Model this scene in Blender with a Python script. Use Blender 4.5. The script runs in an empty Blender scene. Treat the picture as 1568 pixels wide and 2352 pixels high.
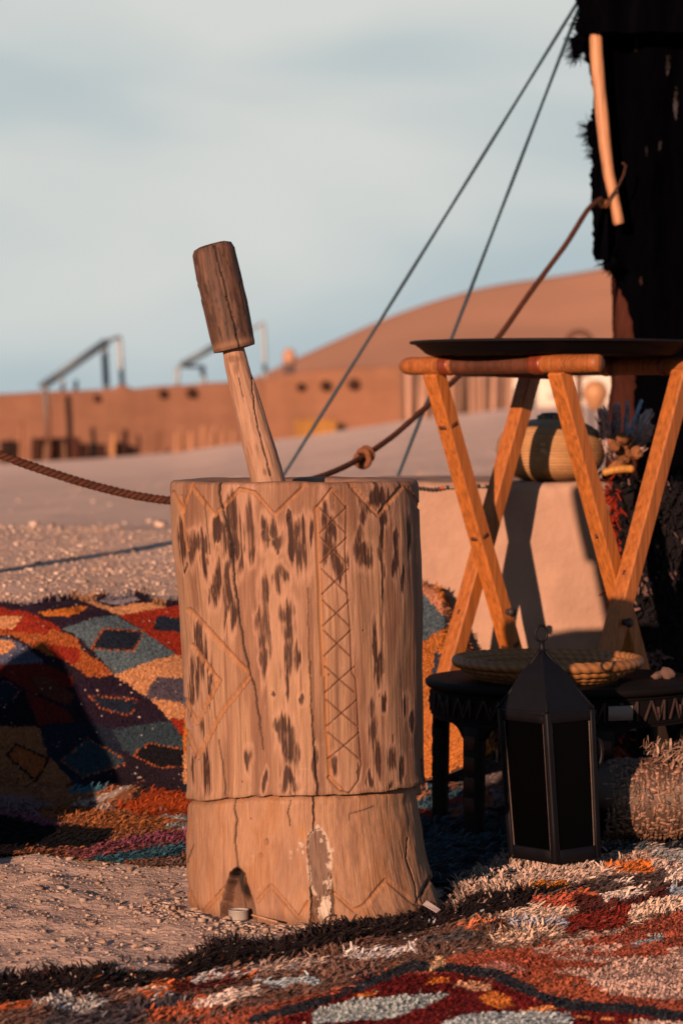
import bpy, math, random
import numpy as np
from mathutils import Vector, Matrix

random.seed(7)
RNG = np.random.default_rng(11)
C = bpy.context.scene.collection
SC = bpy.context.scene

# ------------------------------------------------------------------ camera
H = 0.723                                   # eye height above the sand in metres
F = 6860.0                                  # focal length in units of a 1568 x 2352 picture
PITCH = math.atan((1176 - 947) / F)
cam_data = bpy.data.cameras.new('camera')
cam_data.sensor_fit = 'VERTICAL'
cam_data.sensor_height = 36.0
cam_data.lens = 105.0
cam_data.clip_start = 0.05
cam_data.clip_end = 6000.0
cam_data.dof.use_dof = True
cam_data.dof.focus_distance = 4.42
cam_data.dof.aperture_fstop = 7.6
cam = bpy.data.objects.new('camera', cam_data)
C.objects.link(cam)
cam.location = (0, 0, H)
cam.rotation_euler = (math.pi / 2 - PITCH, 0, 0)
SC.camera = cam

# ------------------------------------------------------------------ light
SUN_AZ = math.radians(21.5)                 # how far to the left of straight behind the camera
SUN_EL = math.radians(11.8)
sun_dir = Vector((math.sin(SUN_AZ) * math.cos(SUN_EL), math.cos(SUN_AZ) * math.cos(SUN_EL), -math.sin(SUN_EL)))
sun_data = bpy.data.lights.new('sun', 'SUN')
sun_data.energy = 5.0
sun_data.angle = math.radians(0.55)
sun_data.color = (1.0, 0.58, 0.36)
sun = bpy.data.objects.new('sun', sun_data)
C.objects.link(sun)
sun.rotation_euler = sun_dir.to_track_quat('-Z', 'Y').to_euler()

world = bpy.data.worlds.new('World')
SC.world = world
world.use_nodes = True
wt = world.node_tree
wt.nodes.clear()


def wn(kind, **kw):
    n = wt.nodes.new(kind)
    for k, v in kw.items():
        setattr(n, k, v)
    return n


w_out = wn('ShaderNodeOutputWorld')
w_sky = wn('ShaderNodeTexSky', sky_type='NISHITA', sun_disc=False, sun_elevation=SUN_EL,
           sun_rotation=math.atan2(-sun_dir.x, -sun_dir.y), air_density=1.0, dust_density=0.6, ozone_density=1.5)
w_bg = wn('ShaderNodeBackground')
w_bg.inputs['Strength'].default_value = 0.05
wt.links.new(w_sky.outputs[0], w_bg.inputs['Color'])
# thin high cloud low in the sky, all the way round, faded out just above the view to lower the ambient light
w_tc = wn('ShaderNodeTexCoord')
w_sep = wn('ShaderNodeSeparateXYZ')
wt.links.new(w_tc.outputs['Generated'], w_sep.inputs[0])
w_map = wn('ShaderNodeMapping')
w_map.inputs['Scale'].default_value = (5.0, 5.0, 13.5)
w_map.inputs['Rotation'].default_value = (0, math.radians(-28), 0)
w_map.inputs['Location'].default_value = (1.35, 0.4, 0.20)
wt.links.new(w_tc.outputs['Generated'], w_map.inputs[0])
w_noise = wn('ShaderNodeTexNoise')
w_noise.inputs['Scale'].default_value = 1.0
w_noise.inputs['Detail'].default_value = 3.0
w_noise.inputs['Roughness'].default_value = 0.42
w_noise.inputs['Distortion'].default_value = 0.3
wt.links.new(w_map.outputs[0], w_noise.inputs['Vector'])
w_up = wn('ShaderNodeMath', operation='MULTIPLY_ADD')
w_up.inputs[1].default_value = 2.6
w_up.inputs[2].default_value = -0.10
wt.links.new(w_sep.outputs['Z'], w_up.inputs[0])
w_add = wn('ShaderNodeMath', operation='ADD')
wt.links.new(w_noise.outputs[0], w_add.inputs[0])
wt.links.new(w_up.outputs[0], w_add.inputs[1])
w_ramp = wn('ShaderNodeValToRGB')
w_ramp.color_ramp.interpolation = 'EASE'
w_ramp.color_ramp.elements[0].position = 0.39
w_ramp.color_ramp.elements[0].color = (0.445, 0.530, 0.558, 1)
w_ramp.color_ramp.elements[1].position = 0.72
w_ramp.color_ramp.elements[1].color = (0.660, 0.676, 0.650, 1)
wt.links.new(w_add.outputs[0], w_ramp.inputs[0])
w_bg2 = wn('ShaderNodeBackground')
w_bg2.inputs['Strength'].default_value = 0.436
wt.links.new(w_ramp.outputs[0], w_bg2.inputs['Color'])
w_fade = wn('ShaderNodeMapRange', interpolation_type='SMOOTHSTEP')
w_fade.inputs['From Min'].default_value = 0.13
w_fade.inputs['From Max'].default_value = 0.24
w_fade.inputs['To Min'].default_value = 1.0
w_fade.inputs['To Max'].default_value = 0.0
wt.links.new(w_sep.outputs['Z'], w_fade.inputs[0])
w_mix = wn('ShaderNodeMixShader')
wt.links.new(w_fade.outputs[0], w_mix.inputs[0])
wt.links.new(w_bg.outputs[0], w_mix.inputs[1])
wt.links.new(w_bg2.outputs[0], w_mix.inputs[2])
wt.links.new(w_mix.outputs[0], w_out.inputs[0])

SC.view_settings.view_transform = 'Standard'
SC.view_settings.look = 'None'
SC.view_settings.gamma = 1.0
SC.view_settings.use_curve_mapping = False
SC.view_settings.exposure = 1.20
SC.render.engine = 'CYCLES'
SC.cycles.use_denoising = True
SC.cycles.max_bounces = 6
SC.cycles.diffuse_bounces = 3

# ------------------------------------------------------------------ picture <-> place
CP, SP = math.cos(PITCH), math.sin(PITCH)


def at(u, v, Y):
    x, y = (u - 784) / F, -(v - 1176) / F
    d = np.array([x, CP + y * SP, -SP + y * CP])
    t = Y / d[1]
    return np.array([d[0] * t, Y, H + d[2] * t])


def on_ground(u, v, z=0.0):
    x, y = (u - 784) / F, -(v - 1176) / F
    d = np.array([x, CP + y * SP, -SP + y * CP])
    t = (z - H) / d[2]
    return np.array([d[0] * t, d[1] * t, z])


def project(P):
    X, Y, Z = P[..., 0], P[..., 1], P[..., 2] - H
    f = Y * CP - Z * SP
    yy = Y * SP + Z * CP
    return 784 + F * X / f, 1176 - F * yy / f


# ------------------------------------------------------------------ noise
def _hash(ix, iy, iz, seed):
    h = (ix.astype(np.int64) * 374761393 + iy.astype(np.int64) * 668265263 + iz.astype(np.int64) * 2147483647 + seed * 1274126177)
    h = (h ^ (h >> 13)) * 1274126177
    h = h & 0x7fffffff
    h = h ^ (h >> 16)
    return (h & 0xffff) / 65535.0


def vnoise(x, y, z=None, seed=0):
    x = np.asarray(x, float); y = np.asarray(y, float)
    z = np.zeros_like(x + y) if z is None else np.asarray(z, float)
    x, y, z = np.broadcast_arrays(x, y, z)
    ix, iy, iz = np.floor(x), np.floor(y), np.floor(z)
    fx, fy, fz = x - ix, y - iy, z - iz
    fx = fx * fx * (3 - 2 * fx); fy = fy * fy * (3 - 2 * fy); fz = fz * fz * (3 - 2 * fz)
    r = 0
    for a in (0, 1):
        wx = fx if a else 1 - fx
        for b in (0, 1):
            wy = fy if b else 1 - fy
            for c in (0, 1):
                wz = fz if c else 1 - fz
                r = r + wx * wy * wz * _hash(ix + a, iy + b, iz + c, seed)
    return r * 2 - 1


def fbm(x, y, z=None, seed=0, octv=4):
    r, amp, k, tot = 0, 1.0, 1.0, 0.0
    for o in range(octv):
        r = r + amp * vnoise(np.asarray(x) * k, np.asarray(y) * k, None if z is None else np.asarray(z) * k, seed + o * 17)
        tot += amp
        amp *= 0.5
        k *= 2.03
    return r / tot


def sstep(a, b, x):
    t = np.clip((x - a) / (b - a), 0, 1)
    return t * t * (3 - 2 * t)


def in_poly(u, v, poly):
    inside = np.zeros(np.shape(u), bool)
    n = len(poly)
    for i in range(n):
        x0, y0 = poly[i]; x1, y1 = poly[(i + 1) % n]
        if y0 == y1:
            continue
        c = ((y0 > v) != (y1 > v)) & (u < (x1 - x0) * (v - y0) / (y1 - y0) + x0)
        inside ^= c
    return inside


def d_poly(u, v, pts, closed=False):
    """distance to a polyline, and the signed side of its nearest segment"""
    best = np.full(np.shape(u), 1e9)
    side = np.zeros(np.shape(u))
    seq = list(zip(pts[:-1], pts[1:])) + ([(pts[-1], pts[0])] if closed else [])
    for (x0, y0), (x1, y1) in seq:
        dx, dy = x1 - x0, y1 - y0
        L = dx * dx + dy * dy + 1e-9
        t = np.clip(((u - x0) * dx + (v - y0) * dy) / L, 0, 1)
        ex, ey = u - x0 - t * dx, v - y0 - t * dy
        d = np.hypot(ex, ey)
        m = d < best
        best = np.where(m, d, best)
        side = np.where(m, np.sign(ex * dy - ey * dx), side)
    return best, side


# ------------------------------------------------------------------ mesh building
class MB:
    def __init__(s):
        s.v, s.c, s.f3, s.f4, s.n = [], [], [], [], 0

    def add(s, v, f, col=(1, 1, 1)):
        v = np.asarray(v, float).reshape(-1, 3)
        f = np.asarray(f, np.int64)
        col = np.asarray(col, float)
        if col.ndim == 1:
            col = np.broadcast_to(col[:3], (len(v), 3))
        s.v.append(v); s.c.append(col)
        if f.size:
            (s.f3 if f.shape[1] == 3 else s.f4).append(f + s.n)
        s.n += len(v)
        return s

    def more(s, f, base):
        f = np.asarray(f, np.int64) + base
        (s.f3 if f.shape[1] == 3 else s.f4).append(f)

    # a sheet of points P[n, m, 3]; wrap joins the last column to the first
    def grid(s, P, col=(1, 1, 1), wrap=False, flip=False):
        n, m = P.shape[:2]
        idx = np.arange(n * m).reshape(n, m)
        if wrap:
            idx = np.concatenate([idx, idx[:, :1]], 1)
        q = np.stack([idx[:-1, :-1], idx[:-1, 1:], idx[1:, 1:], idx[1:, :-1]], -1).reshape(-1, 4)
        if flip:
            q = q[:, ::-1]
        col = np.asarray(col, float)
        if col.ndim == 3:
            col = col.reshape(-1, 3)
        return s.add(P.reshape(-1, 3), q, col)

    def tube(s, path, rad, sides=8, col=(1, 1, 1), caps=True, wob=0.0, seed=1, square=None):
        path = np.asarray(path, float)
        n = len(path)
        rad = np.broadcast_to(np.asarray(rad, float), (n,))
        T = np.gradient(path, axis=0)
        T /= np.linalg.norm(T, axis=1)[:, None] + 1e-12
        ref = np.array([0, 0, 1.0]) if abs(T[0][2]) < 0.9 else np.array([0, 1.0, 0])
        A = np.zeros_like(path)
        a = ref - T[0] * T[0].dot(ref)
        for i in range(n):
            a = a - T[i] * T[i].dot(a)
            a /= np.linalg.norm(a) + 1e-12
            A[i] = a
        B = np.cross(T, A)
        th = np.arange(sides) * 2 * math.pi / sides
        R = rad[:, None] * np.ones(sides)
        if wob:
            R = R * (1 + wob * fbm(np.cos(th)[None] * 1.5 + seed, np.sin(th)[None] * 1.5, (np.arange(n) * 0.35)[:, None], seed, 2))
        P = path[:, None] + R[..., None] * (np.cos(th)[None, :, None] * A[:, None] + np.sin(th)[None, :, None] * B[:, None])
        col = np.asarray(col, float)
        if col.ndim == 2:
            col = np.repeat(col[:, None], sides, 1)
        base = s.n
        s.grid(P, col, wrap=True)
        if caps:
            c0 = s.n
            cc = col.reshape(-1, 3)[[0, -1]] if col.ndim == 3 else np.stack([col, col])
            s.add(path[[0, -1]], np.zeros((0, 3)), cc)
            i = np.arange(sides); j = (i + 1) % sides
            s.more(np.stack([np.full(sides, c0), j + base, i + base], 1), 0)
            k = base + (n - 1) * sides
            s.more(np.stack([np.full(sides, c0 + 1), i + k, j + k], 1), 0)
        return s

    # squared timber from p0 to p1: section w (along a) x h, edges eased
    def beam(s, p0, p1, w, h, a, col=(1, 1, 1), bev=0.15, seg=1, wob=0.0, seed=0, taper=1.0):
        p0 = np.asarray(p0, float); p1 = np.asarray(p1, float)
        t = p1 - p0
        t /= np.linalg.norm(t)
        a = np.asarray(a, float)
        a = a - t * a.dot(t); a /= np.linalg.norm(a)
        b = np.cross(t, a)
        e = bev * min(w, h)
        x, y = w / 2, h / 2
        sec = np.array([(x - e, -y), (x, -y + e), (x, y - e), (x - e, y), (-x + e, y), (-x, y - e), (-x, -y + e), (-x + e, -y)])
        n = seg + 1
        k = np.linspace(0, 1, n)
        L = np.linalg.norm(p1 - p0)
        kk = np.concatenate([[0], [min(e / L, .02)], k[1:-1], [1 - min(e / L, .02)], [1]])
        sc_ = np.ones(len(kk)) + (taper - 1) * kk
        sc_[0] *= 0.86; sc_[-1] *= 0.86
        P = p0 + (p1 - p0) * kk[:, None, None] + (sec[None, :, 0:1] * a + sec[None, :, 1:2] * b) * sc_[:, None, None]
        if wob:
            nn = fbm(kk[:, None] * L * 6 + seed * 3.1, np.arange(8)[None] * 0.8, None, seed, 2)
            P = P + wob * nn[..., None] * (sec[None, :, 0:1] * a + sec[None, :, 1:2] * b)
        base = s.n
        s.grid(P, col, wrap=True)
        m = len(kk) - 1
        s.more(np.array([[0, 7, 6, 1], [1, 6, 5, 2], [2, 5, 4, 3]]), base)
        s.more(np.array([[0, 1, 6, 7], [1, 2, 5, 6], [2, 3, 4, 5]]) + m * 8, base)
        return s

    def box(s, c, sx, sy, sz, col=(1, 1, 1), bev=0.06, rz=0.0):
        c = np.asarray(c, float)
        a = (math.cos(rz), math.sin(rz), 0)
        return s.beam(c - (0, 0, sz / 2), c + (0, 0, sz / 2), sx, sy, a, col, bev)

    # prof: list of (radius, z); closed at the ends when the radius is 0
    def lathe(s, prof, cx, cy, seg=48, col=(1, 1, 1), wob=0.0, seed=0, sx=1.0, sy=1.0):
        prof = np.asarray(prof, float)
        th = np.arange(seg) * 2 * math.pi / seg
        R = prof[:, 0:1] * np.ones(seg)
        if wob:
            R = R * (1 + wob * fbm(np.cos(th)[None] * 2 + seed, np.sin(th)[None] * 2, prof[:, 1:2] * 12, seed, 3))
        P = np.stack([cx + sx * R * np.cos(th), cy + sy * R * np.sin(th), prof[:, 1:2] + 0 * R], -1)
        col = np.asarray(col, float)
        if col.ndim == 2:
            col = np.repeat(col[:, None], seg, 1)
        return s.grid(P, col, wrap=True)

    def lump(s, c, r, col=(1, 1, 1), seed=0, amp=0.3, flat=0.7, res=5):
        """a rough stone"""
        th = np.arange(res * 2) * math.pi / res
        ph = np.linspace(-math.pi / 2, math.pi / 2, res + 1)
        D = np.stack([np.cos(ph)[:, None] * np.cos(th), np.cos(ph)[:, None] * np.sin(th), np.sin(ph)[:, None] + 0 * th], -1)
        k = 1 + amp * vnoise(D[..., 0] * 1.4 + seed * 7.3, D[..., 1] * 1.4 + seed, D[..., 2] * 1.4, seed)
        P = np.asarray(c) + D * k[..., None] * np.array([r, r, r * flat])
        return s.grid(P, col, wrap=True)

    def build(s, name, mat, parent=None, smooth=True, kind=None, label=None):
        tone = 0.72 if mat is M_sand else 0.455
        me = bpy.data.meshes.new(name)
        V = np.concatenate(s.v); col = np.concatenate(s.c)
        off = np.array(parent.location) if parent is not None else np.zeros(3)
        if parent is not None and parent.parent is not None:
            off = off + np.array(parent.parent.location)
        V = V - off
        f3 = np.concatenate(s.f3) if s.f3 else np.zeros((0, 3), np.int64)
        f4 = np.concatenate(s.f4) if s.f4 else np.zeros((0, 4), np.int64)
        me.vertices.add(len(V))
        me.vertices.foreach_set('co', V.astype(np.float32).ravel())
        loops = np.concatenate([f3.ravel(), f4.ravel()]).astype(np.int32)
        me.loops.add(len(loops))
        me.loops.foreach_set('vertex_index', loops)
        starts = np.concatenate([np.arange(len(f3)) * 3, len(f3) * 3 + np.arange(len(f4)) * 4]).astype(np.int32)
        me.polygons.add(len(starts))
        me.polygons.foreach_set('loop_start', starts)
        me.update(calc_edges=True)
        me.polygons.foreach_set('use_smooth', np.full(len(starts), smooth))
        at_ = me.attributes.new('Col', 'FLOAT_COLOR', 'POINT')
        at_.data.foreach_set('color', np.concatenate([np.clip(col * tone, 0, .9), np.ones((len(col), 1))], 1).astype(np.float32).ravel())
        me.materials.append(mat)
        o = bpy.data.objects.new(name, me)
        C.objects.link(o)
        if parent is not None:
            o.parent = parent
        if kind:
            o['kind'] = kind
        if label:
            o['label'] = label
        return o


def tag(o, label, cat, group=None):
    o['label'] = label
    o['category'] = cat
    if group:
        o['group'] = group
    return o


def thing(name, loc, label, cat, group=None):
    o = bpy.data.objects.new(name, None)
    o.empty_display_size = 0.1
    o.location = tuple(float(x) for x in loc)
    C.objects.link(o)
    return tag(o, label, cat, group)


def structure(o):
    o['kind'] = 'structure'
    return o


def tufts(mb, P, N, comb, length, width, col, spread=0.6, lift=0.5, rng=RNG, vary=.25):
    """short bent yarn ends standing on a surface"""
    n = len(P)
    rnd = rng.normal(size=(n, 3))
    d = N * lift + comb + rnd * spread
    d /= np.linalg.norm(d, axis=1)[:, None]
    side = np.cross(d, N + 0.3 * rng.normal(size=(n, 3)))
    side /= np.linalg.norm(side, axis=1)[:, None] + 1e-9
    L = (np.broadcast_to(length, (n,)) * rng.uniform(0.55, 1.3, n))[:, None]
    w = (np.broadcast_to(width, (n,)) * rng.uniform(0.6, 1.4, n))[:, None] / 2
    mid = P + d * L * 0.55 + N * L * 0.10
    d2 = d + 0.5 * rng.normal(size=(n, 3)) * spread - N * 0.35
    d2 /= np.linalg.norm(d2, axis=1)[:, None]
    tip = mid + d2 * L * 0.5
    b = P - N * 0.002
    V = np.stack([b - side * w, b + side * w, mid + side * w, mid - side * w, tip + side * w * .55, tip - side * w * .55], 1)
    col = np.broadcast_to(np.asarray(col, float), (n, 3)) * rng.uniform(1 - vary, 1 + vary, (n, 1))
    cc = np.stack([col] * 6, 1)
    i = np.arange(n)[:, None] * 6
    base = mb.n
    mb.add(V.reshape(-1, 3), np.zeros((0, 3)), cc.reshape(-1, 3))
    mb.more(i + np.array([[0, 1, 2, 3]]), base)
    mb.more(i + np.array([[3, 2, 4, 5]]), base)


# ------------------------------------------------------------------ materials (colour comes from each mesh's own dye / pigment)
def mat(name, rough=0.85, spec=0.25, grain=(40, 40, 40), amt=0.18, bump=0.15, bdist=0.002, color=None, fine=None, metal=0.0, sheen=0.0, blotch=None):
    m = bpy.data.materials.new(name)
    m.use_nodes = True
    nt = m.node_tree
    bs = nt.nodes['Principled BSDF']
    bs.inputs['Roughness'].default_value = rough
    bs.inputs['Specular IOR Level'].default_value = spec
    bs.inputs['Metallic'].default_value = metal
    if sheen:
        bs.inputs['Sheen Weight'].default_value = sheen
    tc = nt.nodes.new('ShaderNodeTexCoord')
    mp = nt.nodes.new('ShaderNodeMapping')
    mp.inputs['Scale'].default_value = grain
    nt.links.new(tc.outputs['Object'], mp.inputs[0])
    no = nt.nodes.new('ShaderNodeTexNoise')
    no.inputs['Scale'].default_value = 1.0
    no.inputs['Detail'].default_value = 6.0
    no.inputs['Roughness'].default_value = 0.65
    nt.links.new(mp.outputs[0], no.inputs['Vector'])
    if color is None:
        ca = nt.nodes.new('ShaderNodeVertexColor')
        ca.layer_name = 'Col'
        src = ca.outputs[0]
    else:
        rgb = nt.nodes.new('ShaderNodeRGB')
        rgb.outputs[0].default_value = (*color, 1)
        src = rgb.outputs[0]
    mr = nt.nodes.new('ShaderNodeMapRange')
    mr.inputs['From Min'].default_value = 0.25
    mr.inputs['From Max'].default_value = 0.75
    mr.inputs['To Min'].default_value = 1 - amt
    mr.inputs['To Max'].default_value = 1 + amt
    nt.links.new(no.outputs[0], mr.inputs[0])
    mul = nt.nodes.new('ShaderNodeVectorMath')
    mul.operation = 'SCALE'
    nt.links.new(src, mul.inputs[0])
    nt.links.new(mr.outputs[0], mul.inputs['Scale'])
    last = mul.outputs[0]
    if blotch:
        n2 = nt.nodes.new('ShaderNodeTexNoise')
        n2.inputs['Scale'].default_value = blotch[0]
        n2.inputs['Detail'].default_value = 4
        nt.links.new(tc.outputs['Object'], n2.inputs['Vector'])
        m2 = nt.nodes.new('ShaderNodeMapRange')
        m2.inputs['From Min'].default_value = 0.3
        m2.inputs['From Max'].default_value = 0.7
        m2.inputs['To Min'].default_value = 1 - blotch[1]
        m2.inputs['To Max'].default_value = 1 + blotch[1]
        nt.links.new(n2.outputs[0], m2.inputs[0])
        s2 = nt.nodes.new('ShaderNodeVectorMath')
        s2.operation = 'SCALE'
        nt.links.new(last, s2.inputs[0])
        nt.links.new(m2.outputs[0], s2.inputs['Scale'])
        last = s2.outputs[0]
    nt.links.new(last, bs.inputs['Base Color'])
    if bump:
        bp = nt.nodes.new('ShaderNodeBump')
        bp.inputs['Strength'].default_value = bump
        bp.inputs['Distance'].default_value = bdist
        hsrc = no.outputs[0]
        if fine:
            n3 = nt.nodes.new('ShaderNodeTexNoise')
            n3.inputs['Scale'].default_value = fine
            n3.inputs['Detail'].default_value = 5
            nt.links.new(tc.outputs['Object'], n3.inputs['Vector'])
            ad = nt.nodes.new('ShaderNodeMath')
            ad.operation = 'ADD'
            nt.links.new(no.outputs[0], ad.inputs[0])
            nt.links.new(n3.outputs[0], ad.inputs[1])
            hsrc = ad.outputs[0]
        nt.links.new(hsrc, bp.inputs['Height'])
        nt.links.new(bp.outputs[0], bs.inputs['Normal'])
    return m


M_sand = mat('sand', 0.95, 0.1, (9, 9, 9), 0.10, 0.45, 0.012, fine=90, blotch=(1.3, 0.10))
M_dune = mat('dune_sand', 0.95, 0.1, (.05, .05, .05), 0.10, 0.0)
M_stone = mat('stone', 0.9, 0.2, (60, 60, 60), 0.15, 0.3, 0.002)
M_carved = mat('mortar_wood', 0.75, 0.2, (360, 360, 20), 0.26, 0.5, 0.0014, fine=420)
M_pestle = mat('pestle_wood', 0.7, 0.25, (200, 200, 18), 0.18, 0.4, 0.0012, fine=380)
M_timber = mat('stand_timber', 0.55, 0.3, (170, 170, 6), 0.60, 0.3, 0.001)
M_copper = mat('copper_band', 0.45, 0.5, (50, 50, 50), 0.15, 0.15, 0.001, metal=0.25)
M_black = mat('black_enamel', 0.6, 0.06, (30, 30, 30), 0.2, 0.05, 0.001)
M_iron = mat('lantern_iron', 0.55, 0.2, (45, 45, 45), 0.35, 0.4, 0.0012, metal=0.35)
M_ebony = mat('dark_carved_wood', 0.7, 0.08, (60, 60, 60), 0.3, 0.3, 0.001)
M_yarn = mat('wool_yarn', 0.95, 0.1, (160, 160, 160), 0.15, 0.0, sheen=0.0)
M_cloth = mat('woven_wool', 0.95, 0.08, (260, 260, 260), 0.22, 0.4, 0.002, blotch=(14, 0.18))
M_tent = mat('goat_hair_cloth', 1.0, 0.0, (70, 70, 14), 0.45, 0.5, 0.004)
M_rope = mat('hemp_rope', 0.9, 0.15, (150, 150, 150), 0.25, 0.3, 0.001)
M_cord = mat('guy_cord', 0.6, 0.3, (150, 150, 150), 0.2, 0.0)
M_straw = mat('straw', 0.55, 0.4, (90, 90, 90), 0.22, 0.3, 0.0015)
M_plaster = mat('plaster', 0.92, 0.15, (14, 14, 14), 0.10, 0.5, 0.007, fine=45, blotch=(5, .16))
M_mud = mat('mud', 0.95, 0.1, (1.2, 1.2, 3), 0.12, 0.4, 0.05)
M_wood_far = mat('weathered_stick', 0.9, 0.1, (3, 3, 1), 0.2, 0.0)
M_metal = mat('galvanised_steel', 0.5, 0.4, (6, 6, 6), 0.1, 0.0, metal=0.3)
M_tin = mat('tin', 0.4, 0.5, (200, 200, 20), 0.12, 0.1, 0.0005, metal=0.35)
M_dry = mat('dried_plant', 0.95, 0.1, (120, 120, 120), 0.25, 0.0)
M_paper = mat('paper', 0.9, 0.1, (90, 90, 90), 0.06, 0.0)


def glass_mat():
    m = bpy.data.materials.new('smoked_glass')
    m.use_nodes = True
    nt = m.node_tree
    bs = nt.nodes['Principled BSDF']
    no = nt.nodes.new('ShaderNodeTexNoise')
    no.inputs['Scale'].default_value = 30
    rp = nt.nodes.new('ShaderNodeValToRGB')
    rp.color_ramp.elements[0].color = (0.0003, 0.0003, 0.0006, 1)
    rp.color_ramp.elements[1].color = (0.0007, 0.0006, 0.0009, 1)
    nt.links.new(no.outputs[0], rp.inputs[0])
    nt.links.new(rp.outputs[0], bs.inputs['Base Color'])
    bs.inputs['Roughness'].default_value = 0.3
    bs.inputs['Specular IOR Level'].default_value = 0.04
    return m


M_glass = glass_mat()

# ------------------------------------------------------------------ the lie of the land
_PX = [-12.5, -10.3, -7.6, -5.0, -3.5, -1.1, 0.2, 1.8, 5.0, 8.1, 12.0]
_PZ = [-0.95, -0.82, -0.68, -0.50, -0.25, 0.02, 0.24, 0.49, 0.89, 1.00, 1.1]


def land(X, Y, rough=True):
    X = np.asarray(X, float); Y = np.asarray(Y, float)
    Hh = np.interp(X, [-1.4, -0.72, -0.35, 0.05, 0.20, 0.30, 0.38], [0.305, 0.31, 0.345, 0.375, 0.35, 0.12, 0.0])
    sh = sstep(-.12, .10, X)
    near = Hh * sstep(0, 1, (Y - 5.5 - .22 * sh) / (.56 - .27 * sh))
    plate = np.interp(Y, [6.05, 6.4, 7.2, 8.3, 9.0, 12.0], [0.335, 0.345, 0.365, 0.392, 0.385, 0.27])
    k = sstep(6.06, 6.6, Y)
    z = near * (1 - k) + np.minimum(plate, plate) * k
    pz = np.interp(X * 90 / np.maximum(Y, 30), _PX, _PZ)
    g = np.clip((Y - 12.0) / 78.0, 0, 1)
    z = np.where(Y > 12.0, 0.27 + (pz - 0.27) * g ** 0.85, z)
    z = np.where(Y > 96, z - 3.0 * sstep(96, 170, Y), z)
    if rough:
        w = np.clip(1 - (Y - 3) / 90, 0.0, 1)
        z = z + w * 0.007 * fbm(X * 6, Y * 6, None, 3, 4) + 0.02 * fbm(X * .9, Y * .6, None, 5, 3) * sstep(4.8, 7.5, Y)
        # trodden dents in the open sand at the front
        near2 = sstep(5.4, 4.6, Y) * sstep(-.14, -.24, X)
        z = z + near2 * (0.012 * fbm(X * 11 + 3, Y * 7, None, 8, 3) + .007 * fbm(X * 26, Y * 22, None, 18, 3))
        z = z + sstep(20, 60, Y) * 0.05 * fbm(X * .12, Y * .08, None, 15, 3)
    return z


def axis(parts):
    return np.unique(np.round(np.concatenate([np.linspace(*p) for p in parts]), 4))


gx = axis([(-3000, -400, 8), (-400, -60, 14), (-60, -14, 18), (-14, -2.2, 30), (-2.2, -0.85, 28), (-0.85, 0.85, 130), (0.85, 2.2, 22), (2.2, 14, 30), (14, 60, 16), (60, 400, 14), (400, 3000, 8)])
gy = axis([(-40, 2.9, 16), (2.9, 3.4, 8), (3.4, 5.2, 130), (5.2, 8.6, 130), (8.6, 14, 70), (14, 40, 60), (40, 110, 50), (110, 400, 30), (400, 5000, 18)])
GX, GY = np.meshgrid(gx, gy)
GZ = land(GX, GY)
n1 = fbm(GX * 1.1, GY * 0.6, None, 21, 4)
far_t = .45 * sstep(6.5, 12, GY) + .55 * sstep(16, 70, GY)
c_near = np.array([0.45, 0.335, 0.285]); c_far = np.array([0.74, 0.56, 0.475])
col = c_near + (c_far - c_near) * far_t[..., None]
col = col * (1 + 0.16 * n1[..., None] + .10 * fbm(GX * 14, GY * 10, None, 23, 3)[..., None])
mb = MB()
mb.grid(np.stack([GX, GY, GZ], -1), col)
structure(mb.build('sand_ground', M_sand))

# the dune beyond the wall
ridge_u = [-400, 560, 620, 700, 775, 850, 925, 1000, 1065, 1130, 1190, 1250, 1320, 1390, 1480, 1620, 1900, 2400]
ridge_v = [985, 888, 848, 815, 780, 745, 715, 690, 671, 655, 646, 640, 628, 615, 600, 588, 600, 800]
YD = 280.0
rx = np.array([(u - 784) / F * YD for u in ridge_u])
rz = np.array([H + (947 - v) / F * YD for v in ridge_v])
dx = np.linspace(rx[0], rx[-1], 150)
dz = np.interp(dx, rx, rz)
for _ in range(3):
    dz = np.convolve(np.pad(dz, 2, mode='edge'), np.ones(5) / 5, 'valid')
dt = np.concatenate([np.linspace(0, 1, 60), 1 + np.linspace(0.02, 0.5, 12)])
DX, DT = np.meshgrid(dx, dt)
DZ0 = np.interp(DX, dx, dz)
DYY = YD - 115 * (1 - DT) + 12 * np.sin(DX * 0.05) * (1 - np.clip(DT, 0, 1))
prof = np.where(DT <= 1, np.clip(DT, 0, 1) ** 1.35, 1 - (DT - 1) * 2.2)
DZ = -4 + (DZ0 + 4) * prof
wav = fbm(DX * 0.035 + 1.1 * DT, DT * 2.6, None, 31, 3)
DZ = DZ + wav * 4.6 * np.clip(1 - np.abs(DT * 2 - 1), 0, 1) * np.clip(DZ0 / 8, 0, 1)
mb = MB()
mb.grid(np.stack([DX, DYY, DZ], -1), np.array([0.60, 0.33, 0.222]) * (1 + .09 * fbm(DX * .04, DT * 3, None, 9, 3))[..., None])
structure(mb.build('sand_dune', M_dune))

# ------------------------------------------------------------------ gravel: too many to count, angular bits of stone
CUBE = np.array([[-1, -1, -1], [1, -1, -1], [1, 1, -1], [-1, 1, -1], [-1, -1, 1], [1, -1, 1], [1, 1, 1], [-1, 1, 1]]) * 0.62
CUBEF = np.array([[0, 3, 2, 1], [4, 5, 6, 7], [0, 1, 5, 4], [1, 2, 6, 5], [2, 3, 7, 6], [3, 0, 4, 7]])


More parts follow.
